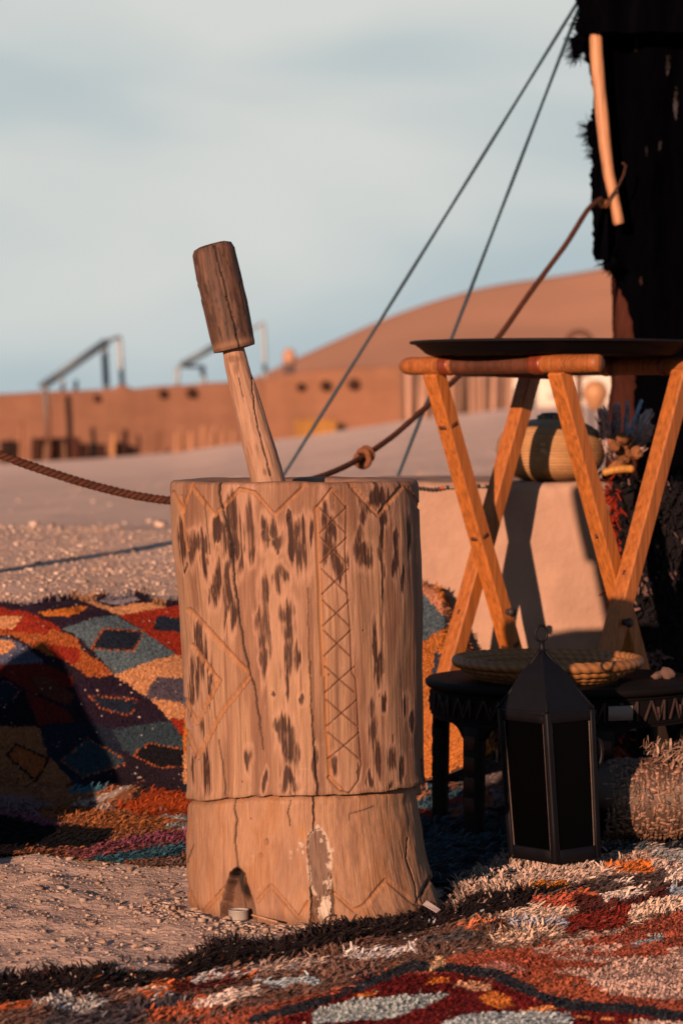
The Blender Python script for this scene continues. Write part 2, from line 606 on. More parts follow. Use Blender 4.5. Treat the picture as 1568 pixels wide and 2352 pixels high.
def scatter(mb, X, Y, Z, r, col):
    n = len(X)
    V = CUBE[None] * RNG.uniform(0.65, 1.25, (n, 8, 1)) + RNG.normal(size=(n, 8, 3)) * 0.16
    a = RNG.uniform(0, 6.28, n)
    ca, sa = np.cos(a)[:, None], np.sin(a)[:, None]
    s = np.stack([r * RNG.uniform(.8, 1.5, n), r, r * RNG.uniform(.5, .9, n)], 1)[:, None]
    V = V * s
    V = np.stack([V[..., 0] * ca - V[..., 1] * sa, V[..., 0] * sa + V[..., 1] * ca, V[..., 2]], -1)
    V = V + np.stack([X, Y, Z], 1)[:, None]
    cc = np.repeat(col[:, None], 8, 1)
    base = mb.n
    mb.add(V.reshape(-1, 3), np.zeros((0, 3)), cc.reshape(-1, 3))
    mb.more((np.arange(n)[:, None, None] * 8 + CUBEF[None]).reshape(-1, 4), base)


def stone_cols(n, lo=0.75, hi=1.35):
    base = np.array([[0.47, 0.345, 0.285], [0.55, 0.43, 0.37], [0.40, 0.27, 0.22], [0.58, 0.46, 0.41]]) * 1.15
    return base[RNG.integers(0, 4, n)] * RNG.uniform(lo, hi, (n, 1))


mb = MB()
n = 16000                                     # the gravelly terrace behind the rug
Y = RNG.uniform(6.30, 9.2, n); X = RNG.uniform(-0.125, 0.06, n) * Y * 1.0
keep = (vnoise(X * 5, Y * 3, None, 4) > -0.45) | (Y < 7.6)
X, Y = X[keep], Y[keep]
r = 0.0017 * RNG.lognormal(0, 0.6, len(X)); r = np.clip(r, .001, .008)
scatter(mb, X, Y, land(X, Y) + r * 0.3, r, stone_cols(len(X)))
n = 420                                      # fewer stones on the open sand beyond
Y = RNG.uniform(9.2, 26, n); X = RNG.uniform(-0.125, 0.09, n) * Y
r = np.clip(0.007 * RNG.lognormal(0, 0.6, n), .003, .03)
scatter(mb, X, Y, land(X, Y) + r * 0.25, r, stone_cols(n))
n = 9000                                     # grit on the open sand at the front left
X = RNG.uniform(-0.62, 0.12, n); Y = RNG.uniform(3.75, 4.95, n)
r = np.clip(0.0009 * RNG.lognormal(0, 0.65, n), .0005, .0042)
scatter(mb, X, Y, land(X, Y) + r * 0.3, r, stone_cols(n, .55, 1.0))
n = 320                                      # clods of dry earth on the open sand
X = RNG.uniform(-0.62, -0.20, n); Y = RNG.uniform(3.95, 4.85, n)
r = np.clip(0.0034 * RNG.lognormal(0, 0.4, n), .002, .009)
scatter(mb, X, Y, land(X, Y) + r * 0.1, r, stone_cols(n, .60, .85))
n = 1100                                     # collected against the foot of the mortar
a = RNG.uniform(math.radians(185), math.radians(345), n); d = 0.185 + np.abs(RNG.normal(0, 0.035, n))
X = -0.066 + d * np.cos(a); Y = 4.37 + d * np.sin(a)
r = np.clip(0.0017 * RNG.lognormal(0, 0.7, n), .0008, .006)
scatter(mb, X, Y, land(X, Y) + r * 0.3, r, stone_cols(n, .55, 1.05))
o = mb.build('gravel', M_stone, smooth=True, kind='stuff')
o['label'] = 'loose grit and gravel strewn over the sand'

# ------------------------------------------------------------------ mud wall far behind
YW = 90.0


def ztop(v, Y):
    return H + (947 - v) / F * Y


def wx(u, Y):
    return (u - 784) / F * Y


def mud_wall(name, us, vs, Y, thick, label, colr, beams=(), base_drop=1.2):
    t = thing(name, (wx(us[0], Y), Y, 0), label, 'wall')
    uu = np.unique(np.concatenate([np.linspace(us[0], us[-1], 60), np.linspace(max(us[0], -90), us[-1], 90)]))
    vt = np.interp(uu, us, vs) + 1.2 * vnoise(uu * 0.035, 0.3 * uu * 0, None, 5)
    X = wx(uu, Y)
    zt_ = ztop(vt, Y)
    zb = land(X, np.full_like(X, Y), False) - base_drop
    mbw = MB()
    ks = np.concatenate([np.linspace(0, 1, 18)])
    front = np.stack([np.repeat(X[None], 18, 0), Y + 0.10 * (ks[:, None] - 1) * 0 + 0.05 * fbm(X[None] * .9, ks[:, None] * 4, None, 3, 3), zb + (zt_ - zb) * ks[:, None]], -1)
    e = 0.07
    r1 = np.stack([X, np.full_like(X, Y + e), zt_ + e], -1)[None]
    r2 = np.stack([X, np.full_like(X, Y + thick - e), zt_ + e], -1)[None]
    r3 = np.stack([X, np.full_like(X, Y + thick), zt_], -1)[None]
    r4 = np.stack([X, np.full_like(X, Y + thick), zb], -1)[None]
    P = np.concatenate([front, r1, r2, r3, r4], 0)
    cc = np.asarray(colr) * (1 + .12 * fbm(P[..., 0] * .35, P[..., 2] * 1.2, None, 7, 3) + .16 * fbm(P[..., 0] * 2.2, P[..., 2] * .35, None, 8, 3))[..., None]
    mbw.grid(P, cc, flip=True)
    # closed ends
    for k in (0, -1):
        loop = P[[0, 17, 18, 19, 20, 21], k]
        b = mbw.n
        mbw.add(loop, np.array([[0, 1, 4, 5], [1, 2, 3, 4]]), colr)
    mbw.build('wall_face', M_mud, t)
    for (u, v, s) in beams:
        p = at(u, v, Y - 0.16)
        bb = MB()
        L = s * 0.5
        bb.tube([p, p + (0, .08, 0), p + (0, .3, 0)], [L * .88, L, L], 8, (0.05, 0.024, 0.018), wob=.2, seed=int(u))
        bb.build('beam_end', M_wood_far, t)
    return t


mud_wall('mud_wall', [-1500, -90, 0, 100, 262, 275, 287, 300, 500, 606], [930, 917, 911, 905, 898, 889, 889, 898, 883, 876], YW, 0.45,
         'long low reddish mud wall behind the rope barrier with solar racks above it', (0.26, 0.135, 0.092),
         [(222, 915, .24), (375, 905, .30), (440, 903, .36)])
mud_wall('mud_building', [607, 640, 720, 820, 921], [872, 868, 856, 849, 846], 88.5, 6.0,
         'taller square mud building with dark beam ends standing right of the pestle', (0.30, 0.152, 0.097),
         [(691, 889, .26), (748, 886, .34), (812, 883, .36)])

# ochre reed mat leaning at the foot of the mud building
t = thing('reed_mat', at(724, 996, 87.6), 'ochre reed mat propped against the foot of the mud building', 'mat')
mm = MB()
for i in range(14):
    u = 680 + i * 6.9
    b0, b1 = at(u, 1001, 87.3), at(u + .8, 964, 87.9)
    m1 = MB()
    m1.beam(b0 - (0, 0, .25), b1, .09, .05, (1, 0, 0), np.array([.50, .25, .075]) * RNG.uniform(.85, 1.15), .25)
    m1.build('reed', M_wood_far, t)

# low brush fence and posts along the wall's left part
t = thing('brush_fence', at(150, 1050, 87.5), 'dark broken brush fence of planks and sticks at the foot of the mud wall', 'fence')
for (u0, u1, va, vb, c) in [(2, 22, 1012, 1058, (.05, .03, .03)), (22, 30, 1008, 1062, (.006, .006, .008)), (30, 48, 1014, 1062, (.06, .035, .03)),  # near-black strips stand in for the shaded gaps between planks
                            (72, 96, 1006, 1060, (.095, .04, .03)), (97, 121, 1006, 1058, (.075, .028, .022)), (122, 140, 1006, 1056, (.10, .04, .03)),
                            (141, 160, 1005, 1054, (.11, .045, .035)), (142, 150, 1007, 1056, (.02, .012, .012)),
                            (161, 184, 1004, 1054, (.12, .045, .035)), (161, 168, 1002, 1052, (.008, .008, .012)), (185, 204, 1018, 1053, (.07, .03, .025)),
                            (205, 222, 1018, 1052, (.012, .01, .016)), (223, 244, 1020, 1050, (.08, .035, .028)), (262, 284, 1016, 1050, (.03, .018, .02)), (285, 302, 1022, 1048, (.06, .03, .026)),
                            (303, 322, 1026, 1046, (.035, .018, .018))]:
    m1 = MB()
    Yb = 87.4 + RNG.uniform(-.15, .15)
    p0, p1 = at((u0 + u1) / 2, vb, Yb), at((u0 + u1) / 2 + RNG.uniform(-1, 1), va, Yb + .1)
    m1.beam(p0 - (0, 0, .3), p1, (u1 - u0) / F * Yb, .07, (1, 0, 0), np.array(c) * .5, .2, 3, .1, int(u0))
    m1.build('plank', M_wood_far, t)

group = 'sticks standing along the mud wall'
sticks = [(112, 60, 935, 1.6, (.17, .08, .055), 'tall dark pole'), (50, 57, 970, 1.5, (.34, .16, .10), 'pale stick'), (258, 1050, 993, 1.9, (.50, .26, .13), 'thick pale post'), (285, 1046, 988, 2.0, (.05, .022, .022), 'short black post'),
          (318, 1044, 1000, 1.4, (.08, .036, .03), 'dark slanting stake'), (104, 1062, 1020, 1.1, (.34, .2, .14), 'short pale stake'), (150, 1058, 1015, 1.1, (.30, .17, .12), 'thin pale stake'),
          (360, 1036, 995, 1.2, (.22, .10, .065), 'brown stake')]
for (u, v, vt, w, c, nm) in sticks:
    vb = {60: 1062, 57: 1064}.get(v, v)
    m1 = MB()
    p0, p1 = at(u, vb, 86.9), at(u + RNG.uniform(-4, 5), vt, 87.3)
    m1.tube(np.linspace(p0 - (0, 0, .3), p1, 6), np.linspace(1, .75, 6) * w * .05, 7, c, wob=.15, seed=int(u))
    o = m1.build('fence_stick', M_wood_far)
    pos = 'far left of the rope barrier' if u < 130 else ('left of the twin solar racks gap' if u < 200 else ('between the brush fence and the mortar' if u < 330 else 'nearest the mortar'))
    tag(o, nm + ' by the mud wall ' + {112: 'under the low end of the left solar rack', 50: 'above the start of the rope', 258: 'beside the end of the brush fence',
        285: 'just right of the thick pale post', 318: 'at the brush fence right end', 104: 'in front of the brush fence planks', 150: 'in the middle of the brush fence',
        360: 'between brush fence and pale paling'}[u], 'stick', group)

# paling of pale sticks further right
def paling(name, items, Y, label):
    t = thing(name, at(items[0][0], items[0][2], Y), label, 'fence')
    for i, (u, vt, vb, w, c) in enumerate(items):
        m1 = MB()
        y = Y + RNG.uniform(-.2, .2)
        p0, p1 = at(u, vb, y), at(u + RNG.uniform(-6, 6), vt, y)
        m1.tube(np.linspace(p0 - (0, 0, .4), p1, 6), np.linspace(1, .7, 6) * w, 7, c, wob=.2, seed=i + 3)
        m1.build('pole', M_wood_far, t)


it = []
for u in (404, 418, 426, 440, 466, 470, 484, 492, 505, 522, 540):
    k = float(RNG.uniform(.8, 1.2))
    it.append((u, 978 + RNG.uniform(-6, 14), 1036 - (u - 400) * .09, .06 if u % 4 else .09, np.array([.42, .225, .14]) * k))
paling('stick_paling', it, 86.5, 'short pale stick paling at the foot of the mud wall left of the pestle')
it = []
for i, u in enumerate(np.linspace(926, 1168, 21)):
    k = float(RNG.choice([.25, .45, .9, 1.25]))  # darkest poles stand in for the shaded gaps of the fence
    it.append((float(u), 846 + RNG.uniform(-6, 10), 950 - (u - 926) * .04, float(RNG.uniform(.06, .105)), np.array([.52, .32, .24]) * k))
paling('pole_fence', it, 82.0, 'tall fence of pale upright poles seen under the tray between the stand legs')

# whitewashed wall behind the stand
t = thing('white_wall', at(1168, 930, 84.0), 'whitewashed wall seen between the legs of the tray stand', 'wall')
m1 = MB()
p0, p1 = at(1168, 936, 84.0), at(1640, 848, 84.0)
m1.box(((p0[0] + p1[0]) / 2, 84.3, (p0[2] - .5 + p1[2]) / 2), p1[0] - p0[0], .5, p1[2] - p0[2] + 1.0, (.80, .74, .68), .03)
m1.build('wall_face', M_plaster, t)
for (u, v, w, h, c) in [(1206, 896, .14, .3, (.25, .2, .2)), (1330, 856, .55, .16, (.5, .27, .18)), (1305, 908, 1.1, .12, (.42, .44, .46))]:
    m1 = MB()
    p = at(u, v, 83.98)
    m1.box(p, w, .12, h, c, .1)
    m1.build('wall_niche' if u == 1206 else 'wall_shelf', M_plaster, t)

# straw lantern on an iron stand, well behind the basket
YL = 24.0
t = thing('straw_lamp', at(1357, 1010, YL), 'bulbous straw lamp on a thin iron pole before the whitewashed wall', 'lamp')
cx = at(1366, 905, YL)
m1 = MB()
s_ = YL / F
prof = [(.001, -38), (9, -37), (14, -30), (22, -18), (28, -4), (29, 6), (25, 18), (16, 27), (8, 31), (.001, 31)]
m1.lathe([(r * s_, cx[2] + z * s_) for r, z in prof], cx[0], YL, 20, (.52, .27, .13))
m1.build('lamp_shade', M_straw, t)
m1 = MB()
zb = land(cx[0] - 9 * s_, YL)
m1.tube([(cx[0] - 9 * s_, YL, zb - .03), (cx[0] - 9 * s_, YL, cx[2] - 20 * s_)], 2.6 * s_, 8, (.03, .03, .035))
m1.build('pole', M_metal, t)
# a bent-wood hoop on a post showing over the tray
t = thing('wooden_hoop', at(1330, 800, 20.0), 'blurred dark wooden hoop on a post showing just above the tray rim', 'hoop')
c0 = at(1329, 790, 20.0)
m1 = MB()
a = np.linspace(0, 2 * math.pi, 33)
m1.tube(np.stack([c0[0] + .082 * np.cos(a), 20.0 + 0 * a, c0[2] + .082 * np.sin(a)], 1), .020, 8, (.16, .085, .065), caps=False)
m1.build('ring', M_wood_far, t)
m1 = MB()
m1.tube([(c0[0], 20, float(land(c0[0], 20.)) - .05), (c0[0], 20, c0[2] - .08)], .02, 8, (.16, .085, .065))
m1.build('post', M_wood_far, t)

# ------------------------------------------------------------------ solar racks above the wall
def solar(name, label, lo, hi, legs, strut=None):
    """lo / hi: picture points of the low and high edge; the panel is 2.2 m deep and stands across the wall"""
    t = thing(name, (at(*lo)[0], lo[2], 0), label, 'solar panel', 'solar panels behind the mud wall')
    a, b = at(*lo), at(*hi)
    m1 = MB()
    m1.beam(a, b, 1.7, .07, (0, 1, -.04), (.05, .09, .15), .1)
    m1.build('panel', M_metal, t)
    n_ = (b - a) / np.linalg.norm(b - a)
    up = np.array([-n_[2], 0, n_[0]])
    for off in (-.86, .86):
        m1 = MB()
        m1.beam(a + (0, off, 0) - n_ * .03 - up * .02, b + (0, off, 0) + n_ * .03 - up * .02, .06, .12, (0, 1, 0), (.10, .17, .25), .1)
        m1.build('panel_frame', M_metal, t)
    for (u, v, u2, v2, Y, c, w) in legs:
        m1 = MB()
        m1.beam(at(u2, v2, Y), at(u, v, Y), w, w, (0, 1, 0), c, .2)
        m1.build('leg', M_metal, t)


st, st2, pale = (.08, .13, .20), (.12, .20, .29), (.30, .37, .44)
solar('solar_rack', 'left solar panel rack tilted above the mud wall, low end over the wall edge', (98, 886, 91.5), (246, 783, 91.5),
      [(104, 884, 114, 1062, 88.6, (.10, .09, .095), .15), (240, 792, 247, 930, 93.0, st2, .20), (274, 775, 285, 930, 94.5, pale, .16), (144, 868, 146, 930, 93.0, pale, .12), (176, 873, 172, 930, 92.6, st2, .12)])
m1 = MB()
m1.beam(at(236, 785, 94.0), at(275, 774, 94.5), .14, .1, (0, 1, 0), pale, .2)
m1.build('cross_bar', M_metal, bpy.data.objects['solar_rack'])
solar('solar_rack.001', 'right solar panel rack tilted above the mud wall, half hidden by the pestle', (418, 838, 91.5), (512, 784, 91.5),
      [(408, 842, 406, 900, 93.0, pale, .15), (465, 842, 470, 900, 93.0, pale, .15), (604, 742, 612, 920, 94.0, pale, .14)])
for nm, pa, pb in (('cross_bar', (408, 842, 92.5), (470, 842, 92.5)), ('cross_bar', (505, 788, 94.0), (606, 742, 94.0))):
    m1 = MB()
    m1.beam(at(*pa), at(*pb), .12, .1, (0, 1, 0), pale, .2)
    m1.build(nm, M_metal, bpy.data.objects['solar_rack.001'])

# lone figure-like marker: pale water jar standing on a dark post by the dune
t = thing('water_jar', at(665, 868, 92.5), 'small pale jar on a dark block above the mud building roof', 'jar')
c0 = at(664, 838, 91.6)
m1 = MB()
m1.lathe([(.001, c0[2] - .02), (.16, c0[2]), (.22, c0[2] + .18), (.18, c0[2] + .38), (.10, c0[2] + .5), (.001, c0[2] + .5)], c0[0], 91.6, 14, (.55, .32, .23))
m1.build('jar_body', M_plaster, t)
m1 = MB()
m1.box((c0[0], 91.6, c0[2] - .26), .34, .34, .5, (.12, .09, .10), .15)
m1.build('block', M_mud, t)

# ------------------------------------------------------------------ the mortar: one carved log
YM = 4.37


def c1(*pts):
    return [(344.5 + x * .4394, 516.7 + y * .4394) for x, y in pts]


def c2(*pts):
    return [(344.5 + x * .4394, 1492.8 + y * .4394) for x, y in pts]


pv = np.array([1095, 1103, 1120, 1150, 1250, 1350, 1450, 1550, 1650, 1750, 1792, 1799, 1832, 1860, 1900, 1950, 2000, 2040, 2070, 2100])
pl = np.array([394, 392, 391.5, 392, 397, 408, 415, 420, 425.5, 428, 428, 428, 427, 426, 425, 423.5, 424, 425, 427, 430])
pr = np.array([955, 958, 960, 962, 966, 968, 970, 970, 972, 975, 977, 977, 977, 976, 976, 977, 985, 996, 1005, 1009])
pr2 = np.array([955, 958, 960, 962, 966, 968, 970, 970, 966, 963, 962, 961, 961, 966, 973, 982, 993, 1006, 1017, 1022])
pz = np.array([at(784, v, YM)[2] for v in pv])
pxc = ((pl + pr) / 2 - 784) / F * YM
prr = (pr - pl) / 2 / F * YM
pxc2 = ((pl + pr2) / 2 - 784) / F * YM
prr2 = (pr2 - pl) / 2 / F * YM
order = np.argsort(pz)
pxc2, prr2 = pxc2[order], prr2[order]
pz, pxc, prr = pz[order], pxc[order], prr[order]
ZT = 0.6245

th = np.concatenate([np.linspace(-100, 100, 540), np.linspace(104, 256, 40)])
th = np.radians(th)
zz = np.linspace(-0.015, ZT - 0.006, 580)
TH, ZZ = np.meshgrid(th, zz)
R0 = np.interp(ZZ, pz, prr)
XC = np.interp(ZZ, pz, pxc)
R0 = R0 * (1 + 0.012 * fbm(np.cos(TH) * 1.6, np.sin(TH) * 1.6, ZZ * 5, 41, 3) * (1 - np.abs(np.sin(TH)) ** 6))
dirx, diry = np.sin(TH), -np.cos(TH)
_u, _v = project(np.stack([XC + R0 * dirx, YM + R0 * diry, ZZ], -1))
P = np.stack([XC + R0 * dirx, YM + R0 * diry, ZZ], -1)
U, V = project(P)
front = np.cos(TH) > -0.2
U = np.where(front, U, -999.0)

# wood grain and adze marks
ledge_pts = c2((-400, 775), (120, 775), (185, 778), (260, 789), (440, 771), (620, 765), (720, 765), (870, 762), (1050, 755), (1280, 735), (1400, 712), (1450, 690), (1900, 690))
lu = np.array([p[0] for p in ledge_pts]); lv = np.array([p[1] for p in ledge_pts])
ledge = np.interp(np.where(front, U, 640), lu, lv) + 2.0 * vnoise(U * .05, V * 0, None, 3)
below = V > ledge
low_k = np.where(below, 1.0, 0.0)

grain = fbm(TH * 26, ZZ * 5.5, None, 51, 4)
fineg = fbm(TH * 85, ZZ * 16, None, 52, 3)
big = fbm(TH * 3.0, ZZ * 9, None, 53, 3)
disp = 0.0005 * fineg + 0.0006 * grain * (1 - .4 * low_k) + 0.003 * big
disp += low_k * (0.0022 * fbm(TH * 7, ZZ * 24, None, 54, 3) - 0.0030)
dl = np.abs(V - ledge)
disp -= 0.0075 * np.exp(-(np.maximum(V - ledge, 0) / 9) ** 2) * low_k
disp += 0.0012 * np.exp(-((V - ledge + 9) / 7) ** 2) * (1 - low_k)

wood = np.array([0.385, 0.226, 0.142])
tan = np.array([0.35, 0.185, 0.115])
orange = np.array([0.40, 0.180, 0.075])
stain = np.array([0.044, 0.018, 0.0145])
deep = np.array([0.018, 0.008, 0.008])
col = wood * (1 + .10 * big + .10 * grain)[..., None]


def mixc(c, target, k):
    k = np.clip(k, 0, 1)[..., None]
    return c * (1 - k) + np.asarray(target) * k


film = sstep(-.12, .38, fbm(TH * 6, ZZ * 4.5, None, 57, 4) + .12 * np.sin(TH) + .35 * (ZZ > .5) * sstep(.50, .6, ZZ))
col = mixc(col, np.array([.215, .106, .070]), film * (1 - low_k) * .75)
pale = sstep(.1, .55, fbm(TH * 5 + 9, ZZ * 10, None, 58, 3)) * .4
col = mixc(col, np.array([0.45, 0.268, 0.19]), pale)
# the lower foot is smoother and warmer
col = mixc(col, np.array([0.405, 0.222, 0.138]), low_k * (.55 + .35 * fbm(TH * 4, ZZ * 9, None, 59, 2)))

col = col * (1 + .16 * fineg * (1 - .7 * low_k))[..., None]
hair = sstep(.42, .60, fbm(TH * 95, ZZ * 5, None, 98, 3))
col = mixc(col, np.array([.14, .066, .042]), hair * (.5 - .35 * low_k))
# dark patches of bark left on the upper body
ell1 = [(350, 1620, 40, 46), (395, 1680, 30, 70), (435, 1560, 34, 95), (440, 1690, 24, 60), (522, 1560, 27, 120), (530, 1690, 20, 60), (620, 1585, 32, 46), (650, 1655, 48, 46),
        (605, 1640, 28, 30), (728, 1545, 12, 30), (775, 1615, 36, 48), (795, 1730, 34, 80), (755, 1680, 20, 60), (905, 1560, 22, 80), (955, 1610, 40, 50), (925, 1700, 40, 60), (990, 1760, 34, 70),
        (1105, 1620, 20, 60), (1105, 1700, 46, 50), (1122, 1760, 34, 50), (1110, 1480, 18, 50), (1215, 1540, 20, 40), (1290, 1620, 12, 80), (1360, 1640, 13, 80), (1212, 1690, 10, 110), (1292, 1750, 14, 80),
        (230, 1690, 40, 50), (283, 1690, 24, 60), (165, 1650, 18, 70), (280, 1800, 20, 50), (340, 1880, 18, 60), (175, 1760, 9, 12), (405, 1880, 20, 100), (428, 2010, 18, 90),
        (595, 1930, 27, 90), (598, 2100, 25, 120), (690, 1830, 30, 42), (670, 1880, 22, 48), (562, 2060, 16, 60), (715, 2040, 34, 80), (722, 2150, 36, 110), (708, 2260, 28, 90),
        (250, 2170, 22, 90), (278, 2270, 22, 90), (380, 2000, 12, 100), (1172, 2200, 14, 80), (1200, 2320, 14, 80), (590, 2270, 14, 70), (772, 2290, 16, 70), (1180, 1440, 60, 40), (660, 1700, 12, 30),
        (470, 1750, 12, 70), (320, 1930, 14, 60), (840, 1620, 10, 60), (1330, 1850, 10, 70), (1215, 1900, 10, 90)]
ell2 = [(600, 30, 16, 70), (730, 60, 18, 90), (718, 140, 10, 80), (640, 240, 8, 18), (800, 268, 22, 24), (700, 430, 30, 84), (735, 520, 28, 90), (772, 560, 20, 60), (675, 400, 24, 34),
        (215, 230, 14, 130), (268, 420, 14, 60), (298, 640, 20, 110), (225, 640, 12, 70), (250, 120, 14, 100), (1165, 330, 18, 50), (1175, 440, 24, 90), (1200, 560, 24, 80), (1272, 540, 20, 70),
        (1268, 410, 6, 24), (1342, 300, 14, 50), (1372, 380, 10, 44), (1170, 110, 10, 80), (1232, 240, 14, 40), (1250, 690, 22, 24), (740, 690, 40, 40), (520, 560, 16, 60), (860, 620, 12, 60),
        (965, 600, 22, 50), (1085, 640, 10, 20), (320, 190, 10, 70), (1150, 690, 16, 30), (1310, 620, 14, 60), (600, 690, 14, 40)]
sm = np.full(U.shape, -9.0)
wu = 20 * fbm(U * .03, V * .012, None, 61, 4); wv = 60 * fbm(U * .05 + 5, V * .010, None, 62, 4)
for lst, cf in ((ell1, c1), (ell2, c2)):
    for (x, y, a, b) in lst:
        (ex, ey), = cf((x, y))
        ru, rv = a * .4394 * 1.12, b * .4394 * 1.25
        d = np.hypot((U + wu * .6 - ex) / ru, (V + wv * .6 - ey) / rv)
        sm = np.maximum(sm, 1 - d)
rag = fbm(TH * 55, ZZ * 9, None, 63, 5)
dry = fbm(TH * 95, ZZ * 11, None, 66, 4)
sk = sstep(-.04, .44, sm + .50 * rag + .75 * dry + .04) * (1 - low_k)
general = sstep(.02, .45, fbm(TH * 20, ZZ * 4.0, None, 64, 5)) * (1 - low_k) * .75
speck = sstep(.25, .6, fbm(TH * 120, ZZ * 60, None, 65, 2))
halo = np.exp(-((sm + .30 + .3 * rag) / .33) ** 2) * (1 - low_k)
col = mixc(col, np.array([.47, .275, .195]), halo * .65)
col = mixc(col, np.array([.19, .095, .062]), general * (1 - .7 * halo))
col = mixc(col, stain, sk * (.92 - .35 * speck + .25 * rag))
disp -= 0.0009 * sk

# carved lines --------------------------------------------------------
carve = [  # (points, half width, depth, sharp side line)
    (c1((120, 1400), (175, 1500), (215, 1365), (335, 1520), (470, 1382), (545, 1400), (650, 1520), (830, 1345)), 5.0, .0028),
    (c1((1035, 1345), (1195, 1520), (1330, 1352), (1405, 1475)), 5.5, .0032),
    (c1((878, 1475), (950, 1380), (1028, 1475)), 3.2, .0025),
    (c1((870, 1480), (880, 1700), (890, 2000), (905, 2350)) + c2((915, 60), (925, 420), (940, 660)), 6.5, .0026),
    (c2((935, 670), (1000, 735)), 5.5, .0028),
    (c1((205, 2015), (330, 2150), (510, 2340)) + c2((515, 145), (370, 330), (245, 560), (195, 430)), 6.5, .0030),
    (c1((220, 2200), (330, 2350)) + c2((360, 160), (240, 380), (185, 260)), 6.0, .0030),
    (c1((165, 1420), (185, 1640), (200, 1700)), 4.0, .0018),
    (c2((182, 1225), (250, 1392), (375, 1250)), 5.0, .0026),
    (c2((548, 1315), (622, 1235), (765, 1405), (815, 1320)), 5.0, .0026),
    (c2((955, 1275), (1048, 1362), (1105, 1340), (1225, 1205), (1380, 1335), (1455, 1190), (1512, 1285)), 5.0, .0026),
]
for pts, hw, dep in carve:
    d, side = d_poly(U + 1.2 * fineg, V, pts)
    k = 1 - sstep(hw * .55, hw * 1.25, d + 1.3 * grain)
    disp -= dep * (1 - sstep(0, hw * 1.2, d)) ** .7 * front
    col = mixc(col, orange, k * (.62 + .35 * big + .25 * grain))
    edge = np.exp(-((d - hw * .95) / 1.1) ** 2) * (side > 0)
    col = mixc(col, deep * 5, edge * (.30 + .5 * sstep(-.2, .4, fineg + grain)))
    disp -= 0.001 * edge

lines = []
for yc in (1545, 1700, 1865, 2030, 2188):
    xl, xr = 888 + (yc - 1545) * .034, 1026 + (yc - 1545) * .034
    lines += [c1((xl, yc - 66), (xr, yc + 66)), c1((xr, yc - 66), (xl, yc + 66))]
for yc in (155, 330, 500):
    xl, xr = 916 + (yc - 155) * .045, 1070 + (yc - 155) * .07
    lines += [c2((xl, yc - 68), (xr, yc + 68)), c2((xr, yc - 68), (xl, yc + 68))]
lines += [c1((1028, 1470), (1022, 1700), (1030, 1900), (1045, 2100), (1055, 2340)) + c2((1075, 150), (1090, 420), (1105, 600), (1090, 680), (1040, 745))]
lines += [c2((1000, 735), (1040, 748))]
for pts in lines:
    d, side = d_poly(U + .8 * fineg, V, pts)
    k = np.exp(-(d / 1.7) ** 2)
    disp -= 0.0020 * k
    col = mixc(col, deep * 4, k * .85)
    col = mixc(col, orange, np.exp(-((d - 3.0) / 1.5) ** 2) * (side < 0) * .6)

cracks = [
    (c1((355, 1335), (372, 1480), (420, 1660), (440, 1880), (470, 2080), (520, 2350)) + c2((545, 190), (575, 400), (590, 520)), [3.2, 3.6, 3.2, 2.6, 2.0, 1.2], .008),
    (c1((828, 1900), (834, 2340)) + c2((838, 60), (845, 300), (860, 520), (874, 700), (876, 860), (866, 940)), [.5, .8, 1.0, 1.3, 1.6, 2.2, 2.4, 2.2], .007),
    (c2((438, 780), (450, 900), (440, 1000), (452, 1130)), [1.5, 2.4, 2.2, 2.4], .008),
    (c1((280, 1420), (300, 1600), (310, 1720)), [1.0, 1.1], .003),
    (c2((1365, 985), (1345, 1090), (1370, 1180), (1385, 1290), (1395, 1330)), [2.0, 2.6, 2.4, 1.4], .007),
    (c2((1422, 575), (1432, 690)), [2.2, 2.6], .006),
    (c2((360, 470), (385, 620), (398, 760)), [1.2, 1.4], .003),
    (c2((210, 1020), (190, 1110)), [1.2, 1.2], .003),
    (c2((1205, 820), (1150, 840), (1070, 860), (1060, 890)), [1.1, 1.1], .002),
    (c2((750, 790), (735, 860), (742, 920)), [1.4, 1.4], .003),
    (c1((1218, 1600), (1218, 2200), (1222, 2340)), [.9, 1.0], .002),
    (c1((1030, 1345), (1040, 1360)), [1, 1], .002),
    (c2((725, 560), (735, 760)), [1.0, 1.2], .002),
    (c2((1322, 1010), (1330, 1090)), [1.2, 1.2], .003),
    (c2((1452, 1190), (1410, 1310)), [2.0, 2.4], .005), (c2((1455, 1180), (1510, 1280)), [2.0, 2.4], .005),
]
for pts, wds, dep in cracks:
    d, side = d_poly(U + 2.2 * fbm(U * 0, V * .06, None, 71, 3), V, pts)
    ys = [p[1] for p in pts]
    w = np.interp(V, np.linspace(min(ys), max(ys), len(wds)), wds) * (1 + .15 * vnoise(U * 0, V * .05, None, 72))
    al = np.clip(w / 1.9, .25, 1)
    w = np.maximum(w, 1.7)
    k = (1 - sstep(w * .65, w * 1.15, d)) * al
    disp -= dep * .5 * k
    col = mixc(col, deep, k * .97)
    col = mixc(col, col * .6, np.exp(-(d / (w * 2.6)) ** 2) * .35)

# small knots and pits
for (x, y, r) in [(727, 1540, 9), (1115, 2120, 7), (935, 130, 8), (640, 235, 7), (575, 1075, 14), (610, 1005, 18), (1085, 640, 9), (530, 885, 7), (480, 690, 8), (1225, 320, 6)]:
    (ex, ey), = (c1 if y > 1300 and r < 12 and x in (727, 1115) else c2)((x, y))
    d = np.hypot((U - ex) / .75, (V - ey)) / (r * .4394)
    k = 1 - sstep(.5, 1.1, d + .3 * fineg)
    disp -= .002 * k
    col = mixc(col, deep * 4, k * .7)

# the ledge gap is modelled; colour darkens in a band along it
col = mixc(col, np.array([.10, .05, .035]), np.exp(-((V - ledge - 2) / 3.0) ** 2) * .8)

